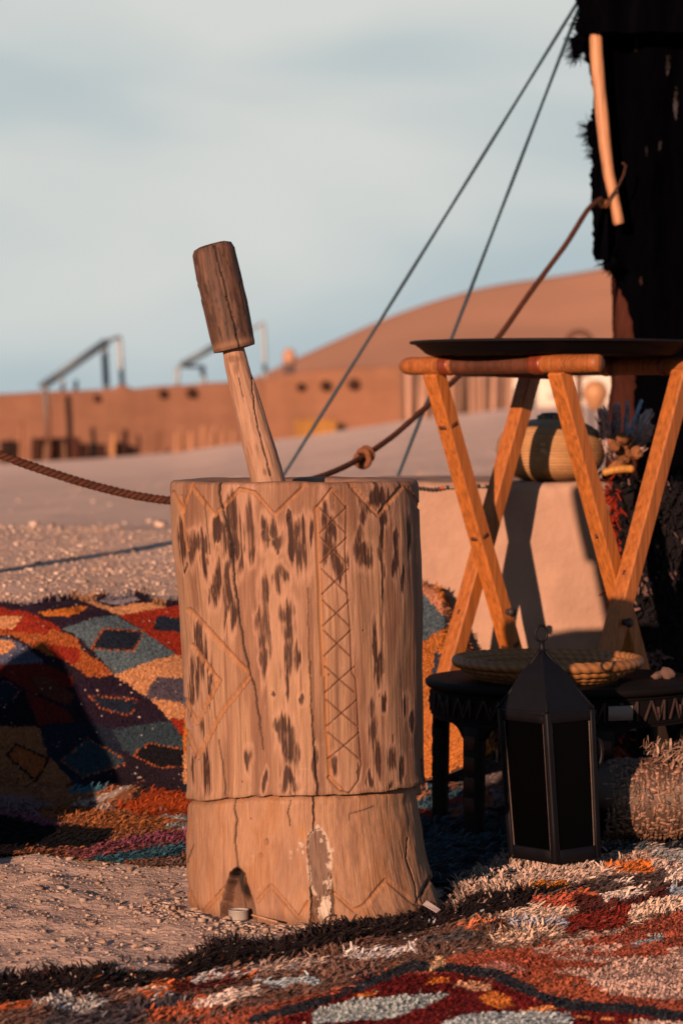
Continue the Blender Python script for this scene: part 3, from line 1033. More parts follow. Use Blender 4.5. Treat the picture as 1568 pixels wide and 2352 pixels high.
# burnt notch at the foot
notch = c2((352, 1445), (360, 1330), (385, 1230), (412, 1160), (448, 1130), (490, 1165), (512, 1250), (535, 1350), (552, 1445))
nd, _ = d_poly(U + 2.5 * fineg, V, notch)
inn = in_poly(U + 3 * fineg, V + 2 * grain, notch)
sd = np.where(inn, nd, -nd)
k = sstep(-2.5, .5, sd)
kd = sstep(1.5, 5.5, sd)
rub = fbm(TH * 50, ZZ * 22, None, 81, 4)
disp -= kd * (.022 + .007 * rub)
col = mixc(col, np.array([.030, .014, .010]) * (1 + .8 * rub)[..., None], k)
hole = np.exp(-(((U - 344.5 - 450 * .4394) / 9) ** 2 + ((V - 1492.8 - 1330 * .4394) / 20) ** 2))
col = mixc(col, deep, k * hole * .9)
disp -= .008 * hole * k
col = mixc(col, deep * 2, np.exp(-((nd) / 2.6) ** 2) * (U > 545) * .8)

# crumbling cement patch with flakes of white plaster
cem = c2((866, 945), (905, 935), (935, 1000), (944, 1080), (938, 1180), (925, 1260), (905, 1300), (870, 1300), (838, 1250), (822, 1150), (820, 1040), (835, 975))
cd, _ = d_poly(U + 4 * rub, V + 3 * grain, cem, True)
inn = in_poly(U + 4 * rub, V + 3 * grain, cem)
csd = np.where(inn, cd, -cd)
k = sstep(-1, 2, csd)
disp -= .0035 * k - .0012 * k * fbm(TH * 40, ZZ * 40, None, 83, 3)
col = mixc(col, np.array([.20, .125, .095]) * (1 + .25 * fbm(TH * 30, ZZ * 30, None, 84, 3))[..., None], k)
lowc = c2((824, 1180), (840, 1250), (905, 1290), (942, 1170), (955, 1300), (945, 1440), (815, 1440), (830, 1320))
inn2 = in_poly(U + 4 * rub, V + 3 * grain, lowc) & ~inn
disp = np.where(inn2, disp - .006 - .004 * rub, disp)
col = np.where(inn2[..., None], np.array([.13, .07, .045]) * (1 + .5 * rub)[..., None], col)
white = np.array([.60, .50, .43])
fl = fbm(U * .16, V * .13, None, 85, 3)
rim_fl = np.exp(-((cd - 1.0) / 3.0) ** 2) * sstep(-.05, .12, fl + .10 * (U > 730))
col = mixc(col, white, rim_fl * .9)
chunk = c2((900, 1290), (935, 1285), (940, 1350), (915, 1420), (870, 1425), (862, 1350), (885, 1345), (888, 1310))
inn3 = in_poly(U + 5 * fl, V + 4 * rub, chunk)
col = np.where(inn3[..., None], white * (1 + .15 * fl)[..., None], col)
disp = np.where(inn3, disp + .004, disp)
for (x, y, r) in [(795, 1020, 12), (735, 1060, 9), (770, 1045, 7), (955, 1050, 12), (905, 1000, 9), (930, 1130, 12), (890, 935, 14), (800, 1060, 7), (912, 1215, 13), (730, 1090, 6)]:
    (ex, ey), = c2((x, y))
    d = np.hypot(U - ex, (V - ey) * .8) / (r * .4394)
    kk = 1 - sstep(.7, 1.1, d + .9 * fl)
    col = mixc(col, white, kk * .9)
    disp += .0006 * kk
# grey rubbed area beside it, clean orange scrape above
blot = fbm(TH * 9, ZZ * 16, None, 87, 4)
col = mixc(col, np.array([.36, .175, .088]), low_k * sstep(.02, .4, blot) * .75)
col = mixc(col, np.array([.27, .145, .10]), low_k * sstep(.12, .45, fbm(TH * 11, ZZ * 9, None, 88, 4)) * .6)
area = np.exp(-(((U - 660) / 34) ** 2 + ((V - 1990) / 60) ** 2))
col = mixc(col, np.array([.30, .17, .115]), area * .7)
(ex, ey), = c2((805, 960))
col = mixc(col, np.array([.45, .21, .07]), np.exp(-(((U - ex) / 8) ** 2 + ((V - ey) / 16) ** 2)) * .8)
# foot darker towards the bottom
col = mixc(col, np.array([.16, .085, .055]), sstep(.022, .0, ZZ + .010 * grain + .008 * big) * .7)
# weathered specks of lime
lime = 0.25 * sstep(.78, .9, vnoise(U * .12, V * .09, None, 91)) * sstep(.1, .4, vnoise(U * .01, V * .01, None, 92)) * .5
col = mixc(col, white, lime * (1 - sk))

R2 = np.interp(ZZ, pz, prr2)
X2 = np.interp(ZZ, pz, pxc2)
XC = np.where(below, X2, XC)
R = np.where(below, R0 - np.interp(ZZ, pz, prr) + R2, R0) + disp
# sharp outer arris chipped a little
Pb = np.stack([XC + R * dirx, YM + R * diry, ZZ], -1)
mb = MB()
# rim, inner wall and hollow
rimR = R[-1]; xc0 = float(np.interp(ZT, pz, pxc))
topn = fbm(np.cos(th) * 3, np.sin(th) * 3, None, 95, 3)
rows, cols_ = [Pb], [col]
prev = col[-1]
for (dr, z, cmix) in [(-.0015, ZT - .0025, 0), (-.005, ZT, .2), (-.018, ZT + .0005, .5), (-.036, ZT - .001, .55), (-.048, ZT - .002, .4), (-.054, ZT - .007, .35), (-.058, ZT - .02, .5), (-.062, ZT - .08, .6),
                      (-.07, ZT - .2, .6), (-.085, ZT - .3, .6), (-.13, ZT - .36, .6), (-.175, ZT - .375, .6)]:
    r_ = np.maximum(rimR + dr + (.003 * topn if dr < -.03 else 0), .001)
    zr = z + .0022 * topn * (1 if dr > -.05 else 0)
    rows.append(np.stack([xc0 + r_ * np.sin(th), YM - r_ * np.cos(th), zr], -1)[None])
    cm = np.array([.30, .175, .125]) * (1 + .25 * fbm(np.cos(th) * 20, np.sin(th) * 20, None, 96, 3))[:, None]
    if dr < -.056:
        cm = cm * 0.75
    rim_c = prev * (1 - cmix) + cm * cmix
    cols_.append(rim_c[None])
mb.grid(np.concatenate(rows, 0), np.concatenate(cols_, 0), wrap=True)
mortar = thing('wooden_mortar', (xc0, YM, 0), 'big pale carved log mortar with zigzags, diamonds and dark bark stains, pestle standing in it', 'mortar')
mb.build('body', M_carved, mortar)

# ------------------------------------------------------------------ the pestle, leaning in the hollow
YP = 4.33
head_ax = [(487, 561), (488.5, 566), (491, 578), (503, 640), (517, 700), (530, 760), (537.5, 794), (539, 801), (539.5, 803)]
head_r = [30, 44, 49.5, 51.5, 51.5, 50, 49, 47.5, 30]
hand_ax = [(534, 792), (537, 805), (545, 845), (563, 910), (583, 985), (600, 1045), (613, 1096), (640, 1200), (670, 1310)]
hand_r = [24, 24.5, 27, 31, 34.5, 37, 38, 38.5, 36]


def stick(ax, rr, seg, sub):
    ax = np.array(ax, float); rr = np.array(rr, float)
    s = np.concatenate([[0], np.cumsum(np.hypot(*np.diff(ax, axis=0).T))])
    ss = np.unique(np.concatenate([np.linspace(0, s[-1], sub), s]))
    u = np.interp(ss, s, ax[:, 0]); v = np.interp(ss, s, ax[:, 1]); r = np.interp(ss, s, rr) / F * YP
    cpt = np.stack([(u - 784) / F * YP, np.full_like(u, YP), H + (947 - v) / F * YP + 0 * u], 1)
    cpt = np.array([at(a, b, YP) for a, b in zip(u, v)])
    T = np.gradient(cpt, axis=0); T /= np.linalg.norm(T, axis=1)[:, None]
    # smooth the axis direction so rings stay parallel
    for _ in range(8):
        T = np.apply_along_axis(lambda q: np.convolve(np.pad(q, 3, mode='edge'), np.ones(7) / 7, 'valid'), 0, T)
    T /= np.linalg.norm(T, axis=1)[:, None]
    B = np.array([0, -1.0, 0]); A = np.cross(B, T)
    thp = np.linspace(-math.pi, math.pi, seg, endpoint=False)
    return cpt, A, B, r, thp, ss


def pestle_mesh(ax, rr, seg, sub, seed, head):
    cpt, A, B, r, thp, ss = stick(ax, rr, seg, sub)
    TH_, S_ = np.meshgrid(thp, ss)
    Rr = r[:, None] * (1 + .035 * fbm(np.cos(TH_) * 1.5, np.sin(TH_) * 1.5, S_ * .008, seed, 3))
    D = np.sin(TH_)[..., None] * A[:, None] + np.cos(TH_)[..., None] * B
    P = cpt[:, None] + Rr[..., None] * D
    u, v = project(P)
    fr = np.cos(TH_) > -.15
    u = np.where(fr, u, -999)
    g = fbm(TH_ * 9, S_ * .012, None, seed + 1, 4); fg = fbm(TH_ * 26, S_ * .03, None, seed + 2, 3)
    dsp = .0007 * g + .0005 * fg
    if head:
        c = np.array([.098, .050, .036]) * (1 + .45 * g + .25 * fg)[..., None]
        c = mixc(c, np.array([.20, .105, .066]), sstep(.1, .5, fbm(TH_ * 7, S_ * .02, None, seed + 4, 3)) * .6)
        c = mixc(c, np.array([.034, .017, .016]), sstep(.12, .4, fbm(TH_ * 14, S_ * .03, None, seed + 5, 3)) * .8)
        c = mixc(c, np.array([.26, .14, .085]), np.exp(-((S_ - S_.max() + 13) / 9) ** 2) * .8)
        cr = [(c1((340, 110), (352, 170), (395, 320), (420, 440), (445, 520), (462, 600), (470, 635)), 2.4, .005), (c1((300, 560), (330, 660)), 1.2, .002), (c1((228, 250), (280, 420)), 1.0, .0015), (c1((470, 300), (500, 470)), 1.0, .0015)]
    else:
        c = np.array([.40, .232, .155]) * (1 + .18 * g + .12 * fg)[..., None]
        c = mixc(c, np.array([.46, .285, .205]), sstep(0, .5, fbm(TH_ * 5, S_ * .012, None, seed + 4, 3)) * .7)
        c = mixc(c, np.array([.17, .085, .05]), sstep(.22, .55, fbm(TH_ * 9, S_ * .016, None, seed + 5, 3)) * .55)
        for (x, y, a, b) in [(450, 750, 16, 45), (440, 700, 40, 22), (600, 1290, 16, 24), (520, 760, 10, 50)]:
            (ex, ey), = c1((x, y))
            c = mixc(c, np.array([.16, .08, .05]), (1 - sstep(.5, 1.2, np.hypot((u - ex) / (a * .44), (v - ey) / (b * .44)) + .4 * fg)) * .7)
        cr = [(c1((520, 690), (540, 860), (548, 960), (570, 1070), (605, 1200), (632, 1310)), 2.0, .004), (c1((465, 800), (488, 900)), 1.3, .002), (c1((555, 760), (600, 900), (630, 1010), (655, 1130)), 1.0, .0012)]
    for pts, w, dep in cr:
        d, sdx = d_poly(u + 1.8 * fbm(u * 0, v * .07, None, 9, 3), v, pts)
        k = (1 - sstep(w * .45, w * 1.1, d)) * fr
        dsp = dsp - dep * k
        c = mixc(c, deep, k * .95)
    P = P + dsp[..., None] * D
    m_ = MB()
    m_.grid(P, c, wrap=True, flip=True)
    for row, fl_ in ((0, False), (-1, True)):
        ctr = P[row].mean(0)
        b = m_.n
        m_.add(np.concatenate([P[row], ctr[None]]), np.zeros((0, 3)), np.concatenate([c[row], c[row][:1]]) * (1.3 if row == 0 else .6))
        i = np.arange(seg); j = (i + 1) % seg
        f_ = np.stack([i, j, np.full(seg, seg)], 1)
        m_.more(f_[:, ::-1] if fl_ else f_, b)
    return m_


pestle = thing('wooden_pestle', at(613, 1096, YP), 'wooden pestle with thick dark head leaning left in the mortar', 'pestle')
pestle_mesh(head_ax, head_r, 110, 190, 101, True).build('head', M_pestle, pestle)
pestle_mesh(hand_ax, hand_r, 100, 260, 111, False).build('handle', M_pestle, pestle)

# ------------------------------------------------------------------ plastered plinth behind the stand
PX0, PX1, PYF, PYB, PZT = 0.07, 0.551, 6.06, 6.66, 0.581
plinth = thing('plaster_plinth', ((PX0 + PX1) / 2, 6.36, 0), 'pale plastered bench block with leg shadows on its face, straw basket on top', 'plinth')


def soft_block(x0, x1, y0, y1, z0, z1, rad, seed, colr, amp=.006, nx=70, nz=60):
    """a hand-plastered block: soft arrises and an uneven face"""
    m_ = MB()
    W, D_, Hh = x1 - x0, y1 - y0, z1 - z0
    # cross-section rows go up the front, over the top and down the back; columns run along x with rounded ends
    kz = np.concatenate([np.linspace(0, Hh - rad, nz), Hh - rad + rad * np.sin(np.linspace(0, math.pi / 2, 7))[1:]])
    yo = np.concatenate([np.zeros(nz), rad * (1 - np.cos(np.linspace(0, math.pi / 2, 7)))[1:]])
    top_y = np.linspace(rad, D_ - rad, 12)[1:-1]
    zz_ = np.concatenate([kz, np.full(10, Hh), kz[::-1]])
    yy_ = np.concatenate([yo, top_y, (D_ - yo)[::-1]])
    a = np.linspace(0, math.pi / 2, 7)
    xe = np.concatenate([rad * (1 - np.cos(a)), np.linspace(rad, W - rad, nx)[1:-1], W - rad * (1 - np.cos(a[::-1]))])
    inset = np.concatenate([rad * (1 - np.sin(a)), np.zeros(nx - 2), rad * (1 - np.sin(a[::-1]))])
    Yc = D_ / 2
    X = x0 + xe[None] + 0 * zz_[:, None]
    sy = (Yc - inset) / Yc
    Yv = y0 + Yc + (yy_[:, None] - Yc) * sy[None]
    Zv = z0 + zz_[:, None] * (1 + 0 * xe[None]) - (inset * .6)[None] * (zz_[:, None] > Hh - rad)
    n = fbm(X * 9, Zv * 9 + Yv * 5, None, seed, 4)
    Pp = np.stack([X + amp * .6 * fbm(Yv * 9, Zv * 9, X * 4, seed + 3, 3), Yv + amp * n, Zv + amp * .5 * fbm(X * 7, Yv * 7, None, seed + 4, 3)], -1)
    cc = np.asarray(colr) * (1 + .06 * fbm(X * 14, Zv * 14, None, seed + 5, 4))[..., None]
    m_.grid(Pp, cc, flip=False)
    for k in (0, -1):
        ring = Pp[:, k]
        b = m_.n
        m_.add(np.concatenate([ring, ring.mean(0)[None]]), np.zeros((0, 3)), colr)
        i = np.arange(len(ring) - 1)
        f_ = np.stack([i, i + 1, np.full(len(i), len(ring))], 1)
        m_.more(f_ if k else f_[:, ::-1], b)
    return m_


soft_block(PX0, PX1, PYF, PYB, -0.05, PZT, .022, 201, (.50, .325, .25)).build('plaster_block', M_plaster, plinth)

# black and white braided cord along the plinth's top edge
m_ = MB()
us = np.linspace(955, 1152, 120)
path = np.array([at(u, 1124 - (u - 955) * .042 + 2.2 * math.sin(u * .09), PYF - .006) for u in us])
k = (np.sin(us * .35) > .2)[:, None]
cc = np.where((us < 1008)[:, None], np.array([.025, .022, .026]), np.where(k, np.array([.02, .02, .024]), np.array([.36, .28, .24])))
cc = np.where(((us > 1008) & (us < 1018))[:, None], np.array([.42, .07, .02]), cc)
m_.tube(path, .0035 * (1 + .25 * np.sin(us * .7)), 7, cc)
tag(m_.build('braided_cord', M_cord), 'thin black and white braided cord lying along the plinth top edge', 'cord')

# ------------------------------------------------------------------ rugs
def recolour(u, v, table, default, jit=3.0, fs=.09):
    ju = jit * fbm(u * fs, v * fs, None, 301, 2) + jit * .5 * vnoise(u * .35, v * .35, None, 302)
    jv = jit * fbm(u * fs + 40, v * fs, None, 303, 2) + jit * .5 * vnoise(u * .35 + 9, v * .35, None, 304)
    c = np.array(default, float)
    c = np.broadcast_to(c, u.shape + (3,)).copy()
    for item in table:
        pts, rgb = item[0], np.array(item[1])
        if len(item) > 2 and item[2] == 'line':
            d, _ = d_poly(u + ju * .5, v + jv * .5, pts, len(item) > 4 and item[4])
            on = d < item[3]
            if len(item) > 5:
                on &= np.sin(u * item[5] + v * item[5] * .7) > -.2
            c[on] = rgb
        else:
            c[in_poly(u + ju, v + jv, pts)] = rgb
    return c


def c4(*pts):
    return [(x * .2929, 1205.7 + y * .2929) for x, y in pts]


def c5(*pts):
    return [(x * .5126, 1837.3 + y * .5126) for x, y in pts]


def c6(*pts):
    return [(764.2 + x * .5126, 1779.9 + y * .5126) for x, y in pts]


def c8(*pts):
    return [(918.6 + x * .4142, 1205.7 + y * .4142) for x, y in pts]


RED, DRED, RUST, BRN = (.200, .020, .010), (.115, .012, .010), (.27, .075, .022), (.15, .060, .032)
TAN, CREAM, ORNG = (.43, .21, .105), (.52, .36, .27), (.40, .125, .022)
NAVY, BLK, PURP, DPUR = (.012, .020, .042), (.008, .008, .014), (.024, .014, .034), (.018, .010, .026)
TEAL, DTEAL, LIL, BLUE = (.075, .115, .150), (.030, .055, .078), (.18, .17, .22), (.07, .085, .15)
WHT, LBLUE, GREY, SKYB, MAG = (.56, .46, .42), (.30, .37, .42), (.22, .18, .17), (.055, .17, .24), (.20, .055, .10)

patch = [
    (c4((-400, 560), (380, 540), (700, 640), (900, 700), (740, 745), (480, 795), (300, 690), (-400, 640)), PURP),
    (c4((-400, 640), (0, 640), (230, 680), (400, 760), (480, 800), (470, 840), (330, 852), (-400, 810)), RED),
    (c4((-200, 705), (180, 708), (110, 805), (-200, 800)), TAN),
    (c4((-400, 815), (0, 820), (350, 852), (400, 808), (520, 838), (600, 880), (660, 1000), (580, 1092), (350, 1000), (100, 862), (-400, 850)), RUST),
    (c4((350, 915), (620, 960), (640, 1000), (600, 1090), (430, 1030)), RED),
    (c4((300, 682), (420, 655), (650, 630), (685, 640), (640, 680), (520, 712), (340, 705)), ORNG),
    (c4((480, 540), (680, 520), (720, 425), (920, 490), (860, 520), (780, 560), (730, 600), (880, 640), (1110, 605), (1320, 600), (1260, 662), (925, 705), (720, 622)), TAN),
    (c4((760, 605), (820, 560), (920, 508), (1000, 515), (1095, 590), (950, 622)), LIL),
    (c4((760, 615), (870, 540), (930, 500), (860, 520), (740, 590)), PURP),
    (c4((905, 480), (1100, 395), (1380, 340), (1500, 340), (1500, 430), (1230, 440), (1200, 550), (1060, 520), (1000, 515)), PURP),
    (c4((1230, 438), (1500, 425), (1500, 545), (1205, 552)), TEAL),
    (c4((1190, 560), (1500, 545), (1500, 650), (1300, 600)), DPUR),
    (c4((925, 705), (1300, 640), (1500, 610), (1500, 1060), (1360, 1005), (1120, 832), (990, 740)), RED),
    (c4((1195, 815), (1230, 708), (1500, 730), (1500, 845)), NAVY),
    (c4((490, 810), (720, 728), (900, 705), (1120, 830), (1370, 1002), (1170, 1068), (900, 1170), (700, 960), (600, 862)), TEAL),
    (c4((715, 962), (810, 805), (1125, 830), (1050, 985)), NAVY),
    (c4((715, 962), (810, 805), (1125, 830), (1050, 985)), RUST, 'line', 2.6, True, .55),
    (c4((890, 1170), (1170, 1064), (1370, 1008), (1500, 1080), (1500, 1515), (1330, 1512), (1200, 1380), (1000, 1240)), TAN),
    (c4((1130, 1342), (1180, 1260), (1230, 1180), (1500, 1205), (1500, 1400)), (.075, .065, .095)),
    (c4((580, 1092), (660, 990), (800, 1080), (890, 1162), (720, 1222)), RUST),
    (c4((-400, 850), (0, 868), (100, 890), (220, 970), (350, 1072), (100, 1092), (-400, 1100)), BLUE),
    (c4((-200, 900), (90, 900), (122, 950), (40, 1010), (-200, 1000)), TAN),
    (c4((-400, 1100), (330, 1075), (560, 1180), (572, 1260), (280, 1322), (180, 1262), (-400, 1150)), DRED),
    (c4((240, 1250), (280, 1180), (400, 1190), (572, 1320), (562, 1412), (380, 1350)), (.10, .03, .02)),
    (c4((190, 1290), (300, 1340), (480, 1420), (602, 1530), (300, 1562)), DRED),
    (c4((-400, 1155), (0, 1160), (180, 1270), (300, 1562), (-400, 1562)), BLK),
    (c4((-200, 1250), (60, 1230), (150, 1290), (60, 1380), (-200, 1420)), NAVY),
    (c4((-200, 1230), (60, 1225), (165, 1285), (60, 1400), (-200, 1430)), MAG, 'line', 2.0, True, .6),
    (c4((600, 1180), (880, 1180), (1000, 1240), (1300, 1510), (1332, 1542), (880, 1592), (700, 1562), (570, 1402)), DPUR),
    (c4((700, 1330), (1080, 1360), (1012, 1492), (780, 1422)), NAVY),
    (c4((700, 1330), (1080, 1360), (1012, 1492), (780, 1422)), RUST, 'line', 2.2, True, .6),
    (c4((1332, 1518), (1500, 1518), (1500, 1760)), RED),
    (c4((880, 1598), (1332, 1528), (1500, 1760), (1150, 1702), (1040, 1802), (960, 1752)), DTEAL),
    (c4((1040, 1802), (1160, 1702), (1500, 1765), (1500, 1890), (1240, 1892)), BLK),
    (c4((1040, 1802), (1160, 1702), (1500, 1765), (1500, 1890), (1240, 1892)), RUST, 'line', 2.2, True, .6),
    (c4((318, 1562), (700, 1540), (880, 1592), (1000, 1882), (600, 2030), (440, 1960), (330, 1702)), NAVY),
    (c4((480, 1842), (690, 1668), (965, 1822), (965, 1872), (650, 1972)), DTEAL),
    (c4((480, 1842), (690, 1668), (965, 1822), (965, 1872), (650, 1972)), RUST, 'line', 2.2, True, .6),
    (c4((-400, 1568), (312, 1580), (372, 1802), (565, 2005), (440, 2090), (100, 2120), (-400, 2100)), (.24, .095, .042)),
    (c4((55, 1802), (130, 1710), (382, 1832), (332, 1932), (280, 2002)), RUST),
    (c4((55, 1802), (130, 1710), (382, 1832), (332, 1932), (280, 2002)), BLK, 'line', 2.6, True),
    # right of the mortar
    (c8((-60, 380), (122, 372), (200, 460), (290, 550), (180, 600), (122, 640), (-60, 650)), (.075, .115, .155)),
    (c8((-60, 300), (130, 300), (240, 420), (300, 500), (290, 548), (200, 455), (122, 368), (-60, 375)), (.44, .20, .12)),
    (c8((185, 860), (200, 720), (330, 700), (420, 720), (420, 850)), (.19, .06, .03)),
    (c8((185, 860), (200, 720), (330, 700), (420, 720), (420, 850)), (.03, .06, .11), 'line', 6, True),
]

# flecks of pale lint are on the yarn itself


def rug_hidden(s, t):
    """diamond lattice for the part behind the mortar"""
    a = np.floor((s + t) * 6.0).astype(int); b = np.floor((s - t) * 6.0).astype(int)
    pal = np.array([RED, TEAL, TAN, PURP, ORNG, NAVY])
    return pal[(a * 2 + b * 3) % 6]


prug = thing('patchwork_rug', (-0.2, 6.0, 0.2), 'patchwork pile rug of red, navy, teal and orange diamonds draped down the sandy bank', 'rug')
ns, ntt = 330, 260
s = np.linspace(-0.98, 0.285, ns)
q = np.linspace(0, 1, ntt)
S, Q = np.meshgrid(s, q)
TU = [-120, 0, 54, 85, 110, 130, 154, 205, 220, 256, 290, 325, 345, 359, 372, 400, 700, 955, 985, 1020, 1060, 1085, 1110]
TV = [1392, 1384, 1390, 1380, 1367, 1372, 1362, 1350, 1331, 1346, 1338, 1323, 1318, 1311, 1316, 1305, 1300, 1322, 1334, 1360, 1398, 1450, 1530]
ygrid = np.linspace(5.62, 7.3, 600)
ytop = []
for s_ in s:
    zz_ = land(np.full_like(ygrid, s_), ygrid, False) + .03
    u_, v_ = project(np.stack([np.full_like(ygrid, s_), ygrid, zz_], -1))
    d_ = v_ - np.interp(u_, TU, TV) - (26 * sstep(150, 220, u_) + 48 * sstep(300, 370, u_)) * sstep(960, 900, u_)
    hit = np.nonzero((d_[1:] <= 0) & (d_[:-1] > 0))[0]
    ytop.append(ygrid[hit[0] + 1] if len(hit) else 6.3)
ytop = np.convolve(np.pad(np.array(ytop), 3, mode='edge'), np.ones(7) / 7, 'valid')
ytop = np.where(s > .07, np.minimum(ytop, 6.04), ytop)
ybot = 5.50 + .05 * np.sin(s * 6.0) + .02 * fbm(s * 9, s * 0, None, 312, 2) + .10 * sstep(-.35, .05, s)
YR = ybot[None] + (ytop - ybot)[None] * Q
XR = S + .012 * fbm(YR * 6, S * 3, None, 313, 3)
ZR = land(XR, YR, False) + 0.020
ZR = ZR + 0.012 * fbm(XR * 7, YR * 7, None, 315, 3) * sstep(0, .08, Q)
# one long soft fold running down to the right, and a hollow under it
fl_d = (XR + .78) * .62 - (6.32 - YR)
ZR = ZR + .085 * np.exp(-((fl_d - .05) / .10) ** 2) * sstep(1.0, .86, Q) + .05 * np.exp(-((fl_d + .30) / .09) ** 2) * sstep(.05, .3, Q) * sstep(1, .8, Q)
fold_end = sstep(1.0, .86, Q)
ZR = ZR + .018 * np.exp(-((fl_d - .40) / .08) ** 2) * fold_end
# rolled hem at the bottom
ZR = ZR + .022 * np.exp(-((Q - .03) / .03) ** 2) * (1 + .5 * vnoise(S * 7, S * 0, None, 316))
PR = np.stack([XR, YR, ZR], -1)
u, v = project(PR)


def patch_colour(u, v, s, t):
    hid = (u > 420) & (u < 955)
    c = recolour(u, v, patch, (.02, .012, .024), 2.6)
    right = u >= 955
    c2_ = recolour(u, v, patch[-4:], (.42, .145, .035), 4.0)
    c = np.where(right[..., None], c2_, c)
    c = np.where(hid[..., None], rug_hidden(s, t), c)
    return c


colr = patch_colour(u, v, S, YR)
mb = MB()
mb.grid(PR, colr * .8)
PB = PR.copy(); PB[..., 2] -= .008
mb.grid(PB, (.10, .06, .05), flip=True)
mb.build('rug_backing', M_cloth, prug)
# the pile
Nn = np.cross(np.gradient(PR, axis=1), np.gradient(PR, axis=0)); Nn /= np.linalg.norm(Nn, axis=-1)[..., None]
Nn *= np.sign(Nn[..., 2:3])


def sample(P3, Nn, n, extra=()):
    i = RNG.uniform(0, P3.shape[0] - 1.001, n); j = RNG.uniform(0, P3.shape[1] - 1.001, n)
    a, b = i.astype(int), j.astype(int)
    fi, fj = (i - a)[:, None], (j - b)[:, None]
    Pp = P3[a, b] * (1 - fi) * (1 - fj) + P3[a + 1, b] * fi * (1 - fj) + P3[a, b + 1] * (1 - fi) * fj + P3[a + 1, b + 1] * fi * fj
    return Pp, Nn[a, b], i, j


mb = MB()
n = 150000
Pp, N_, ii, jj = sample(PR, Nn, n)
uu, vv = project(Pp)
tc_ = patch_colour(uu, vv, Pp[:, 0], Pp[:, 1])
tc_ = tc_ * (1 + .55 * sstep(.04, .20, tc_.max(1)))[:, None]
lint = RNG.uniform(size=n) < .004
tc_[lint] = np.array([.50, .42, .40])
comb = np.stack([.25 + .2 * vnoise(Pp[:, 0] * 5, Pp[:, 1] * 5), np.full(n, -.9), np.full(n, -.5)], 1)
tufts(mb, Pp, N_, comb, .0065, .0032, tc_, .22, .10, vary=.13)
# frayed top and right edges
k = 2600
jx = RNG.uniform(0, ns - 1.01, k); a = jx.astype(int)
Pe = PR[-1, a] + RNG.normal(size=(k, 3)) * .004
ue, ve = project(Pe)
tufts(mb, Pe, np.tile([0, 0, 1.], (k, 1)), np.tile([.1, .8, .1], (k, 1)), .012, .003, patch_colour(ue, ve, Pe[:, 0], Pe[:, 1]) * .8, .6, .5)
k = 1500
jy = RNG.integers(0, ntt - 1, k)
Pe = PR[jy, -1] + RNG.normal(size=(k, 3)) * .004
tufts(mb, Pe, np.tile([0, 0, 1.], (k, 1)), np.tile([.9, -.1, .1], (k, 1)), .045, .003, np.array([[.36, .17, .10], [.42, .22, .15], [.12, .06, .05]])[RNG.integers(0, 3, k)], .7, .4)
o = mb.build('pile', M_yarn, prug, smooth=False, kind='stuff')

# --- flat striped rug lying at the foot of the bank, running under the table
SOFT = (.30, .12, .06)
strip = [
    (c5((-80, 60), (300, 20), (560, 60), (900, 40), (900, 420), (-80, 420)), (.26, .105, .055)),
    (c4((-300, 2110), (240, 2130), (420, 2200), (330, 2290), (-300, 2330)), (.24, .16, .17)),
    (c4((560, 2070), (760, 1990), (830, 1960), (900, 1880), (1160, 1888), (1300, 1935), (1000, 1990), (900, 2010), (800, 2080), (500, 2125)), SKYB),
    (c4((880, 2100), (1120, 1912), (1440, 1992), (1500, 2030), (1280, 2010), (1100, 2010), (1000, 2060), (780, 2185), (540, 2185), (700, 2140)), WHT),
    (c4((1000, 2165), (1120, 2022), (1250, 2010), (1180, 2115)), (.035, .02, .02)),
    (c4((560, 2190), (780, 2190), (900, 2215), (760, 2290), (480, 2250)), (.40, .30, .28)),
    (c4((860, 2225), (1050, 2150), (1235, 2025), (1500, 2050), (1500, 2280), (1100, 2275)), (.33, .055, .012)),
    (c4((1380, 2060), (1500, 2040), (1500, 2130)), WHT),
    (c4((1120, 2350), (1260, 2270), (1500, 2290), (1500, 2400)), LBLUE),
    (c4((-300, 2290), (60, 2250), (330, 2300), (620, 2420), (300, 2420), (-300, 2350)), (.22, .07, .12)),
    (c4((240, 2230), (520, 2200), (900, 2260), (1300, 2290), (1480, 2330), (900, 2420), (500, 2330)), (.33, .12, .045)),
    (c5((-80, 62), (60, 75), (160, 112), (330, 118), (500, 128), (500, 150), (470, 185), (372, 218), (150, 212), (-80, 205)), (.006, .006, .008)),
    (c5((420, 205), (640, 160), (830, 140), (830, 200), (520, 232), (330, 240)), MAG),
    (c5((200, 235), (420, 215), (640, 190), (830, 180), (830, 205), (400, 262)), (.24, .075, .09)),
    (c5((-80, 275), (180, 268), (420, 255), (660, 218), (900, 195), (900, 245), (700, 262), (480, 290), (190, 318), (140, 345), (-80, 355)), (.04, .12, .18)),
    (c5((-80, 300), (160, 300), (400, 285), (420, 296), (170, 325), (-80, 345)), NAVY),
    (c5((-80, 230), (90, 262), (-80, 275)), (.20, .035, .02)),
    (c5((150, 320), (320, 300), (330, 318), (180, 345)), WHT),
    (c5((400, 310), (620, 285), (900, 250), (900, 400), (500, 372), (300, 352)), (.25, .16, .14)),
    (c5((420, 325), (600, 315), (560, 345), (430, 345)), (.34, .15, .08)),
]
sr = thing('striped_rug', (0.0, 5.3, 0.0), 'flat striped rug of blue, magenta and rust lying behind the mortar', 'rug')
ns2, nt2 = 240, 120
s = np.linspace(-0.75, 0.86, ns2); q = np.linspace(0, 1, nt2)
S, Q = np.meshgrid(s, q)
yb = np.interp(s, [-.75, -.5, -.30, -.22, .1, .25, .30, .4, .86], [4.80, 4.83, 4.70, 4.70, 4.52, 4.55, 4.78, 4.86, 4.98]) + .015 * fbm(s * 14, s * 0, None, 321, 2)
ytp = np.interp(s, [-.75, .1, .3, .86], [5.72, 5.72, 6.2, 6.3])
